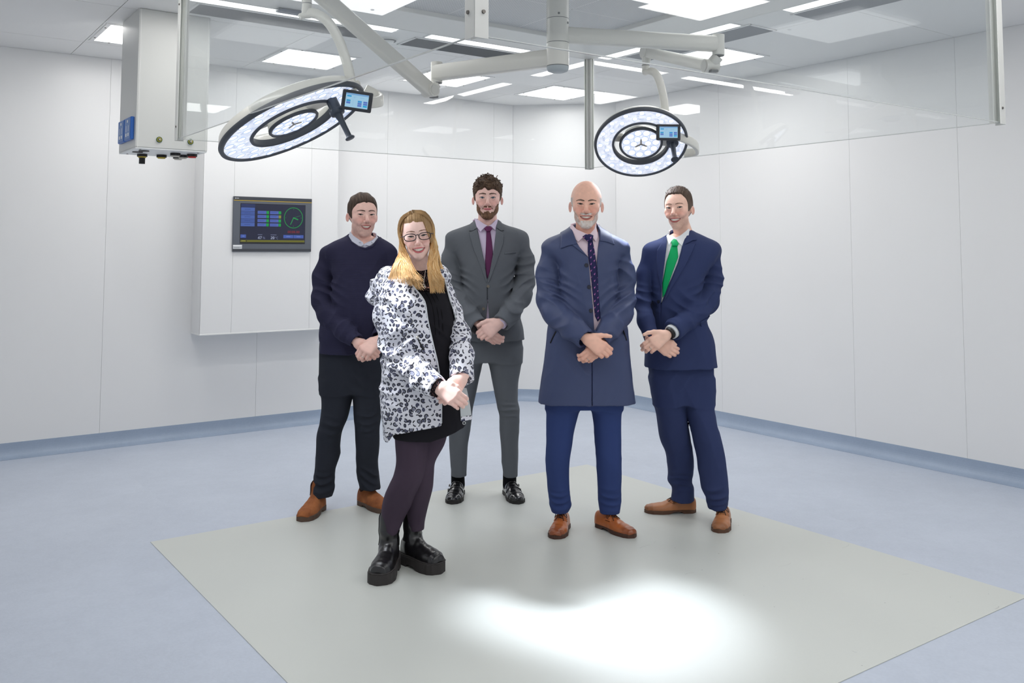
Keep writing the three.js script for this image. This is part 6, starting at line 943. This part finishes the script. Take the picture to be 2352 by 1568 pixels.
  const open = prism(P.poly([[930, 590], [927, 622], [938, 645], [953, 664], [968, 681], [976, 695], [983, 735], [994, 786], [1006, 840], [1014, 905], [1014, 1040], [1064, 1040], [1059, 960], [1052, 880], [1047, 800], [1043, 730], [1032, 690], [1019, 645], [1008, 622], [1006, 590]], 0.14), -0.02, 0.6), hemC = polygon(P.poly([[860, 1019], [890, 1017], [906, 996], [960, 983], [1013, 973], [1050, 968], [1110, 960], [1110, 1100], [860, 1100]], 0.1));
  const folds = [gather(P.L(905, 790, 0.1), 0.14, [0.35, 0.93, 0], 0.07, 0.011), gather(P.L(950, 850, 0.2), 0.09, [0.75, -0.5, 0], 0.06, 0.008, 2), gather(P.L(885, 860, 0.1), 0.12, [0.5, 0.85, 0], 0.07, 0.009, 1), gather(P.L(1050, 770, 0.1), 0.08, [0, 1, 0], 0.05, 0.006, 3), gather(P.L(900, 690, 0.08), 0.09, [0.5, 0.8, 0], 0.06, 0.006, 4)];
  const cbC = withCreases(cb, folds, 0.004, [8, 4, 8], 25), slC = withCreases((x, y, z) => Math.min(SL(x, y, z), SR(x, y, z)), folds, 0.004, [8, 4, 8], 26), shellC = (x, y, z) => { const d = cbC(x, y, z); return Math.max(d, -(d + 0.009)); };
  const coat0 = (x, y, z) => { const tor = Math.max(shellC(x, y, z), -open(x, y, z), -hemC(x, y)); return smin(tor, slC(x, y, z), 0.01); };
  const bx = bounds([...Cb.map((r) => [r[1] - r[3], r[0], r[2] - r[4]]), ...Cb.map((r) => [r[1] + r[3], r[0], r[2] + r[4]]), ...sl, ...sr], 0.06);
  const c = P.add('raincoat', boxUV(surface(coat0, bx[0], bx[1], 0.0048, 1.6)), coatM);
  // pale lining inside the open front
  P.add('lining', surface((x, y, z) => Math.max(cbC(x, y, z) + 0.0085, -(cbC(x, y, z) + 0.014), -open(x, y, z), -hemC(x, y) + 0.01, 0.004 - z), bx[0], bx[1], 0.006, 1.4), lining, c);
  const facing = layer(cb, P.poly([[1043, 735], [1047, 800], [1048, 815], [1052, 815], [1052, 770], [1050, 730], [1036, 690], [1022, 650], [1019, 650], [1032, 690]], 0.14), -0.004, 0.003, 0, 0.002); P.add('front_facing', surface(facing, [-0.1, 0.8, 0], [0.4, 1.4, 0.26], 0.0032, 1.5), lining, c);
  for (const z of [[[926, 622], [938, 645], [953, 664], [968, 681], [976, 695], [983, 735], [994, 786], [1006, 840], [1013, 905], [1013.5, 972]], [[1018, 645], [1031, 690], [1043, 730], [1047, 800]]]) P.add('zip', tubeGeo(onFront(P, (x, y, w) => cb(x, y, w), z, 0.15, 0.0), 0.0036, 60, 6), zipM, c);
  P.add('pocket_zip', tubeGeo(onFront(P, coat0, [[960, 776], [966, 790], [973, 803]], 0.16, 0.001), 0.0035, 12, 6), std({ color: C(26, 26, 30), roughness: 0.6 }), c);
  P.add('pocket_tab', new THREE.SphereGeometry(0.006, 10, 8).translate(...onFront(P, coat0, [[959, 774]], 0.16, 0.002)[0]), std({ color: C(210, 206, 196), metalness: 0.7, roughness: 0.3 }), c);
  // the lower flap that hangs open at the right, lining side out
  { const a = [[1056, 890], [1071, 892], [1080, 935], [1083, 962], [1059, 966], [1057, 930]], s = new THREE.Shape(a.map(([x, y]) => new THREE.Vector2(...P.L(x, y, 0.17).slice(0, 2)))); P.add('coat_flap', new THREE.ExtrudeGeometry(s, { depth: 0.004, bevelEnabled: true, bevelSize: 0.001, bevelThickness: 0.001 }).translate(0, 0, 0.165), lining, c); const s2 = new THREE.Shape([[1059, 957], [1083, 953], [1084, 963], [1060, 967]].map(([x, y]) => new THREE.Vector2(...P.L(x, y, 0.17).slice(0, 2)))); P.add('flap_hem', planar(new THREE.ExtrudeGeometry(s2, { depth: 0.002, bevelEnabled: false }).translate(0, 0, 0.1705), 'xy', 1), coatM, c); const l = P.L(1066, 971, 0.175); P.add('zip_pull', new THREE.TorusGeometry(0.006, 0.0018, 8, 18).translate(l[0], l[1], 0.176), std({ color: C(206, 206, 206), metalness: 0.9, roughness: 0.3 }), c); }
  // hood lying on the shoulders
  { const hd = P.path([[926, 628, 0.05, 15], [905, 634, 0.01, 17], [884, 644, -0.05, 19], [872, 660, -0.1, 20], [862, 682, -0.13, 18], [900, 640, -0.16, 28], [960, 628, -0.17, 28], [1005, 632, -0.12, 22], [1018, 640, -0.03, 14], [1014, 632, 0.03, 11]]), hf = limb(hd, 0.02), hf2 = withCreases((x, y, z) => hf(x, y, z), [], 0.006, [12, 12, 12], 30), b = bounds(hd, 0.07); P.add('hood', boxUV(surface(hf2, b[0], b[1], 0.0055, 1.4)), coatM, c); }
  // lace cuff
  { const e = vec(sl.at(-1)), d = e.clone().sub(vec(sl.at(-2))).normalize(); P.add('lace_cuff', planar(rod(e.clone().addScaledVector(d, -0.02), e.clone().addScaledVector(d, 0.02), 0.043, 0.036, 28), 'xy', 1), laceM, dm); }
  // legs in tights
  const tights = cloth(C(70, 58, 72), 0.75, { sheen: 0.5, sheenColor: C(60, 50, 80), sheenRoughness: 0.5 });
  const lg = trunk(P.rows([[985, 906, 990, 0.085, 0.03], [1020, 908, 987, 0.082, 0.035], [1060, 910, 981, 0.076, 0.045], [1090, 904, 974, 0.07, 0.055], [1110, 895, 966, 0.067, 0.055], [1135, 884, 954, 0.065, 0.04], [1165, 877, 942, 0.064, 0.01], [1190, 877, 929, 0.055, 0.0], [1225, 880, 914, 0.044, 0.0]]), 2.1, 0.01), rg = trunk(P.rows([[985, 960, 1030, 0.085, -0.02], [1020, 955, 1021, 0.08, -0.02], [1060, 945, 1000, 0.072, -0.01], [1090, 942, 996.5, 0.066, -0.01], [1120, 938, 994, 0.064, -0.02], [1160, 934, 984, 0.06, -0.05], [1195, 934, 976, 0.048, -0.07], [1215, 936, 974, 0.044, -0.075]]), 2.1, 0.01);
  const legsF = (x, y, z) => Math.min(lg(x, y, z), rg(x, y, z));
  P.add('tights', surface(legsF, [-0.3, 0.14, -0.2], [0.2, 0.75, 0.2], 0.005, 1.4), tights);
  bareBody(P, (x, y, z) => Math.min(Math.min(smax(dressF(x, y, z), -hemP(x, y) + 0.02, 0.004), legsF(x, y, z)), Math.min(SL(x, y, z), SR(x, y, z))), [-0.4, 0.15, -0.2], [0.4, 1.38, 0.35], skin);
  // head
  const h = makeHead(P, { H: 0.222, eyes: [958.5, 542], dz: 0.12, rot: [0.03, 0.14, 0.12], skin, wide: 1.0, jaw: 0.92, smile: 1.0, open: 0.056, mouth: 0.128, lid: 0.015, nose: 0.9, neck: 0.86, chin: 0.96, brow: 0.7, iris: C(70, 66, 58), browC: C(128, 92, 70), browT: 0.0115, browUp: 0.012, lip: C(214, 118, 122), lips: 1.1, lash: 0.006, teeth: 0.78, neckTo: [0.02, -0.82, -0.16] });
  const root = C(132, 104, 74), gold = C(232, 186, 126), lite = C(248, 218, 168), brn = C(196, 146, 92);
  h.shell((x, y, z) => { const px = x + 0.05, part2 = Math.exp(-(px * px) / 0.0009) * sstep(0.1, 0.3, z) * 0.012, e = z > 0.1 ? 0.27 - 5 * Math.max(0, Math.abs(px) - 0.19) ** 1.1 : -0.2, k = y - e; return sstep(-0.02, 0.1, k) * (0.034 + 0.006 * strand(x, y, z)) - 0.004 - part2; }, 'hair', (x, y, z) => mixC(root, C(186, 150, 104), 0.35 + 0.6 * strand(x, y, z, 1.4) + 0.3 * sstep(0.3, 0.0, y)), hairMat, [-0.46, -0.45, -0.58], [0.46, 0.6, 0.48], 0.009);
  { const gs = [], toW = (p) => p.clone().applyMatrix4(h.M), N = 2200, e = 0.004;
    const lift = (p, off) => { for (let k = 0; k < 3; k++) { const d = h.base(p.x, p.y, p.z), n = V3(h.base(p.x + e, p.y, p.z) - h.base(p.x - e, p.y, p.z), h.base(p.x, p.y + e, p.z) - h.base(p.x, p.y - e, p.z), h.base(p.x, p.y, p.z + e) - h.base(p.x, p.y, p.z - e)).normalize(); p.addScaledVector(n, off - d); } return p; };
    for (let i = 0; i < N; i++) {
      const sd = i % 2 ? 1 : -1, t = rnd(), off = 0.03 + 0.025 * rnd(), z0 = 0.2 - t * 0.5;
      const st = lift(V3(-0.05 + sd * 0.012, 0.5, z0), 0.03), m1 = lift(V3(-0.05 + sd * 0.2, 0.4, z0 - 0.01), off), m15 = lift(V3(sd * 0.31, 0.2, Math.min(0.13, z0 - 0.02)), off), m2 = lift(V3(sd * 0.33, -0.02, Math.min(0.1, z0 - 0.03)), off + 0.01), m3 = V3(sd * (0.24 + 0.15 * rnd()), -0.3, Math.min(0.1, z0 - 0.02));
      const front = t < 0.6, wv = (rnd() - 0.5) * 0.012, q = clamp(sd < 0 ? 1 - t / 0.6 + 0.25 * (rnd() - 0.5) : t / 0.6 + 0.25 * (rnd() - 0.5)); let p4, p5;
      if (sd < 0) { const A = P.L(lerp(905, 950, q), lerp(608, 624, rnd()), 0.1), B = P.L(lerp(892, 972, q) + 6 * rnd(), lerp(636, 668, rnd() * (0.25 + 0.75 * q)), 0.13 + 0.03 * q); p4 = V3(A[0] + wv, A[1], front ? A[2] + 0.04 : -0.06); p5 = V3(B[0], B[1], front ? B[2] + 0.03 : -0.1); if (!front) p5.x -= 0.06 * rnd(); }
      else { const A = P.L(lerp(984, 1006, q), lerp(606, 622, rnd()), 0.1), B = P.L(lerp(990, 1022, q), lerp(640, 674, rnd()), 0.14); p4 = V3(A[0] + wv, A[1], front ? A[2] + 0.03 : -0.04); p5 = V3(B[0], B[1], front ? B[2] + 0.02 : -0.08); }
      const pts = [toW(st), toW(m1), toW(m15), toW(m2), toW(m3), p4, p5], cv = new THREE.CatmullRomCurve3(pts), n = 17, S = 3, pos = [], idx = [], col = [], r0 = 0.0008 + 0.0009 * rnd(), tone = rnd(), wa = 0.002 + 0.003 * rnd(), wf = 7 + 5 * rnd();
      for (let k = 0; k <= n; k++) { const u = k / n, p = cv.getPoint(u), tg = cv.getTangent(u), s = V3(0, 0, 1).cross(tg).normalize(), b = tg.clone().cross(s), r = r0 * (1 - 0.85 * sstep(0.75, 1, u)), wob = wa * Math.sin(u * 16 + 9 * q + 0.5 * rnd()) * sstep(0.45, 0.8, u), c0 = mixC(mixC(root, C(176, 140, 96), tone), mixC(gold, tone > 0.65 ? lite : brn, Math.abs(tone - 0.4) * 1.5), sstep(0.25, 0.62, u)); for (let v = 0; v < S; v++) { const w = v / S * 2 * PI, cx = r * 1.9 * Math.cos(w) + wob, cz = r * Math.sin(w) + wob * 0.5; pos.push(p.x + s.x * cx + b.x * cz, p.y + s.y * cx + b.y * cz, p.z + s.z * cx + b.z * cz); col.push(c0.r, c0.g, c0.b); } }
      for (let k = 0; k < n; k++) for (let v = 0; v < S; v++) { const A = k * S + v, B = k * S + (v + 1) % S; idx.push(A, A + S, B, B, A + S, B + S); }
      const g = new THREE.BufferGeometry(); g.setAttribute('position', new THREE.Float32BufferAttribute(pos, 3)); g.setAttribute('color', new THREE.Float32BufferAttribute(col, 3)); g.setIndex(idx); g.computeVertexNormals(); gs.push(g);
    }
    P.add('hair_locks', mergeGeometries(gs), hairMat); }
  // glasses
  { const fr = std({ color: C(44, 26, 34), roughness: 0.25 }), lensM = phys({ color: 0xffffff, transmission: 1, thickness: 0, roughness: 0.02, ior: 1.4 }), gl = new THREE.Group();
    const zf = 0.395, rimPts = (s) => [...Array(28)].map((_, i) => { const a = i / 28 * 2 * PI, c0 = Math.cos(a), s0 = Math.sin(a), X = 0.117 * Math.sign(c0) * Math.abs(c0) ** 0.75, Y = (s0 > 0 ? 0.06 : 0.072) * Math.sign(s0) * Math.abs(s0) ** 0.8; return V3(s * (0.148 + X), -0.008 + Y * 1.06, zf - 0.55 * (0.148 + X) ** 2 * 1.1); });
    const rims = [-1, 1].map((s) => new THREE.TubeGeometry(new THREE.CatmullRomCurve3(rimPts(s), true), 56, 0.0088, 8, true)), bridge = tubeGeo([[-0.034, 0.018, zf], [0, 0.028, zf + 0.006], [0.034, 0.018, zf]], 0.009, 12, 8), arms = [-1, 1].map((s) => tubeGeo([[s * 0.262, 0.022, zf - 0.042], [s * 0.3, 0.018, zf - 0.08], [s * 0.335, 0.01, 0.1], [s * 0.335, 0.0, -0.05]], 0.0085, 20, 8));
    const G = P.add('glasses_frame', [...rims, bridge].map((g) => mapG(g, h.M)), fr, null, 'dark plum glasses frame');
    for (const a of arms) P.add('temple_arm', mapG(a, h.M), fr, G);
    for (const s of [-1, 1]) { const sh = new THREE.Shape(rimPts(s).map((p) => new THREE.Vector2(p.x, p.y))); const g = new THREE.ShapeGeometry(sh), p = g.attributes.position; for (let i = 0; i < p.count; i++) p.setZ(i, zf - 0.6 * p.getX(i) ** 2); P.add('lens', mapG(g, h.M), lensM, G); } }
  // necklace
  P.add('necklace', tubeGeo([...onFront(P, dressF, [[941, 616], [950, 632], [962, 646], [972, 655], [974, 640], [975, 622]], 0.1, 0.006)], 0.0012, 40, 6), std({ color: C(222, 214, 204), metalness: 0.9, roughness: 0.3 }));
  { const [p] = onFront(P, dressF, [[972.5, 656]], 0.12, 0.008); P.add('pendant', mergeGeometries([new THREE.TorusGeometry(0.006, 0.0018, 8, 20), new THREE.TorusGeometry(0.0045, 0.0016, 8, 20).translate(0.004, -0.007, 0)]).translate(...p), std({ color: C(226, 222, 216), metalness: 0.9, roughness: 0.25 })); }
  const dir = (a, b) => [b[0] - a[0], b[1] - a[1], b[2] - a[2]], wr = P.L(1009, 890, 0.265), kn = P.L(1032, 905, 0.285), w2 = P.L(1060, 870, 0.22), k2 = P.L(1042, 894, 0.245);
  addHands(P, [{ wrist: wr, dir: dir(wr, kn), normal: [-0.1, 0.35, 1], thumb: -1, size: 0.88, curl: [[0.65, 0.85, 0.5], [0.65, 0.85, 0.5], [0.6, 0.8, 0.5], [0.55, 0.7, 0.5]], thumbPose: [[0.02, 0.03, 0.0], [0.045, 0.046, 0.0], [0.07, 0.05, -0.01], [0.09, 0.046, -0.02]] }, { wrist: w2, dir: dir(w2, k2), normal: [0.25, 0.25, 1], thumb: 1, size: 0.88, curl: [[0.5, 1.1, 0.7]], thumbPose: [[0.02, 0.028, 0.0], [0.045, 0.038, 0.0], [0.07, 0.038, -0.012], [0.09, 0.032, -0.024]] }], skin);
  P.finish();
  // chunky ankle boots
  const lea = phys({ color: C(24, 23, 26), roughness: 0.3, clearcoat: 0.35, clearcoatRoughness: 0.25 }), sole = std({ color: C(52, 48, 48), roughness: 0.75 }), gus = cloth(C(16, 16, 18), 0.95);
  for (const [hl, to, tx] of [[[-0.14, -0.055], [-0.168, 0.195], 0], [[-0.088, -0.115], [0.085, 0.055], 0]]) {
    const s = shoe(P, { heel: hl, toe: to, len: 0.27, sole: 0.046, welt: 0.008, arch: 0.014, high: 0.29, mat: lea, soleMat: sole, pow: 2.3, top: cone([0, 0.09, 0.062], [0, 0.225, 0.064], 0.045, 0.044), wrinkle: (x, y, z) => 0.0035 * Math.sin(y * 95 + 3 * noise(x * 20, y * 20, z * 20)) * Math.exp(-(((y - 0.135) / 0.035) ** 2)),
      rows: [[-0.004, 0.034, 0.07, 0], [0.03, 0.04, 0.075, 0], [0.08, 0.042, 0.08, 0], [0.115, 0.044, 0.072, 0.001], [0.15, 0.048, 0.06, 0.002], [0.195, 0.052, 0.052, 0.002], [0.235, 0.047, 0.046, 0.002], [0.26, 0.037, 0.036, 0.001], [0.275, 0.024, 0.026, 0]] });
    const gf = (x, y, z) => Math.max(Math.abs(s.upper(x, y, z) - 0.0008) - 0.0018, Math.abs(z - 0.055) - 0.022, 0.02 - Math.abs(x), 0.11 - y, y - 0.25); part('gusset', mapG(surface(gf, [-0.07, 0.1, 0.01], [0.07, 0.3, 0.1], 0.003, 1.4), s.M), gus, s.m);
    const gr = []; for (let i = 0; i < 10; i++) for (const q of [-1, 1]) { const z = 0.02 + i * 0.025; gr.push(box(0.012, 0.013, 0.007, q * 0.05, 0.0065, z)); } const wl = (x, y, z) => Math.max(s.upper(x, y, z) - 0.006, Math.abs(y - 0.05) - 0.0022); part('welt', mapG(surface(wl, [-0.075, 0.03, -0.03], [0.075, 0.07, 0.3], 0.003, 1.4), s.M), sole, s.m);
  }
}
renderer.render(scene, camera);
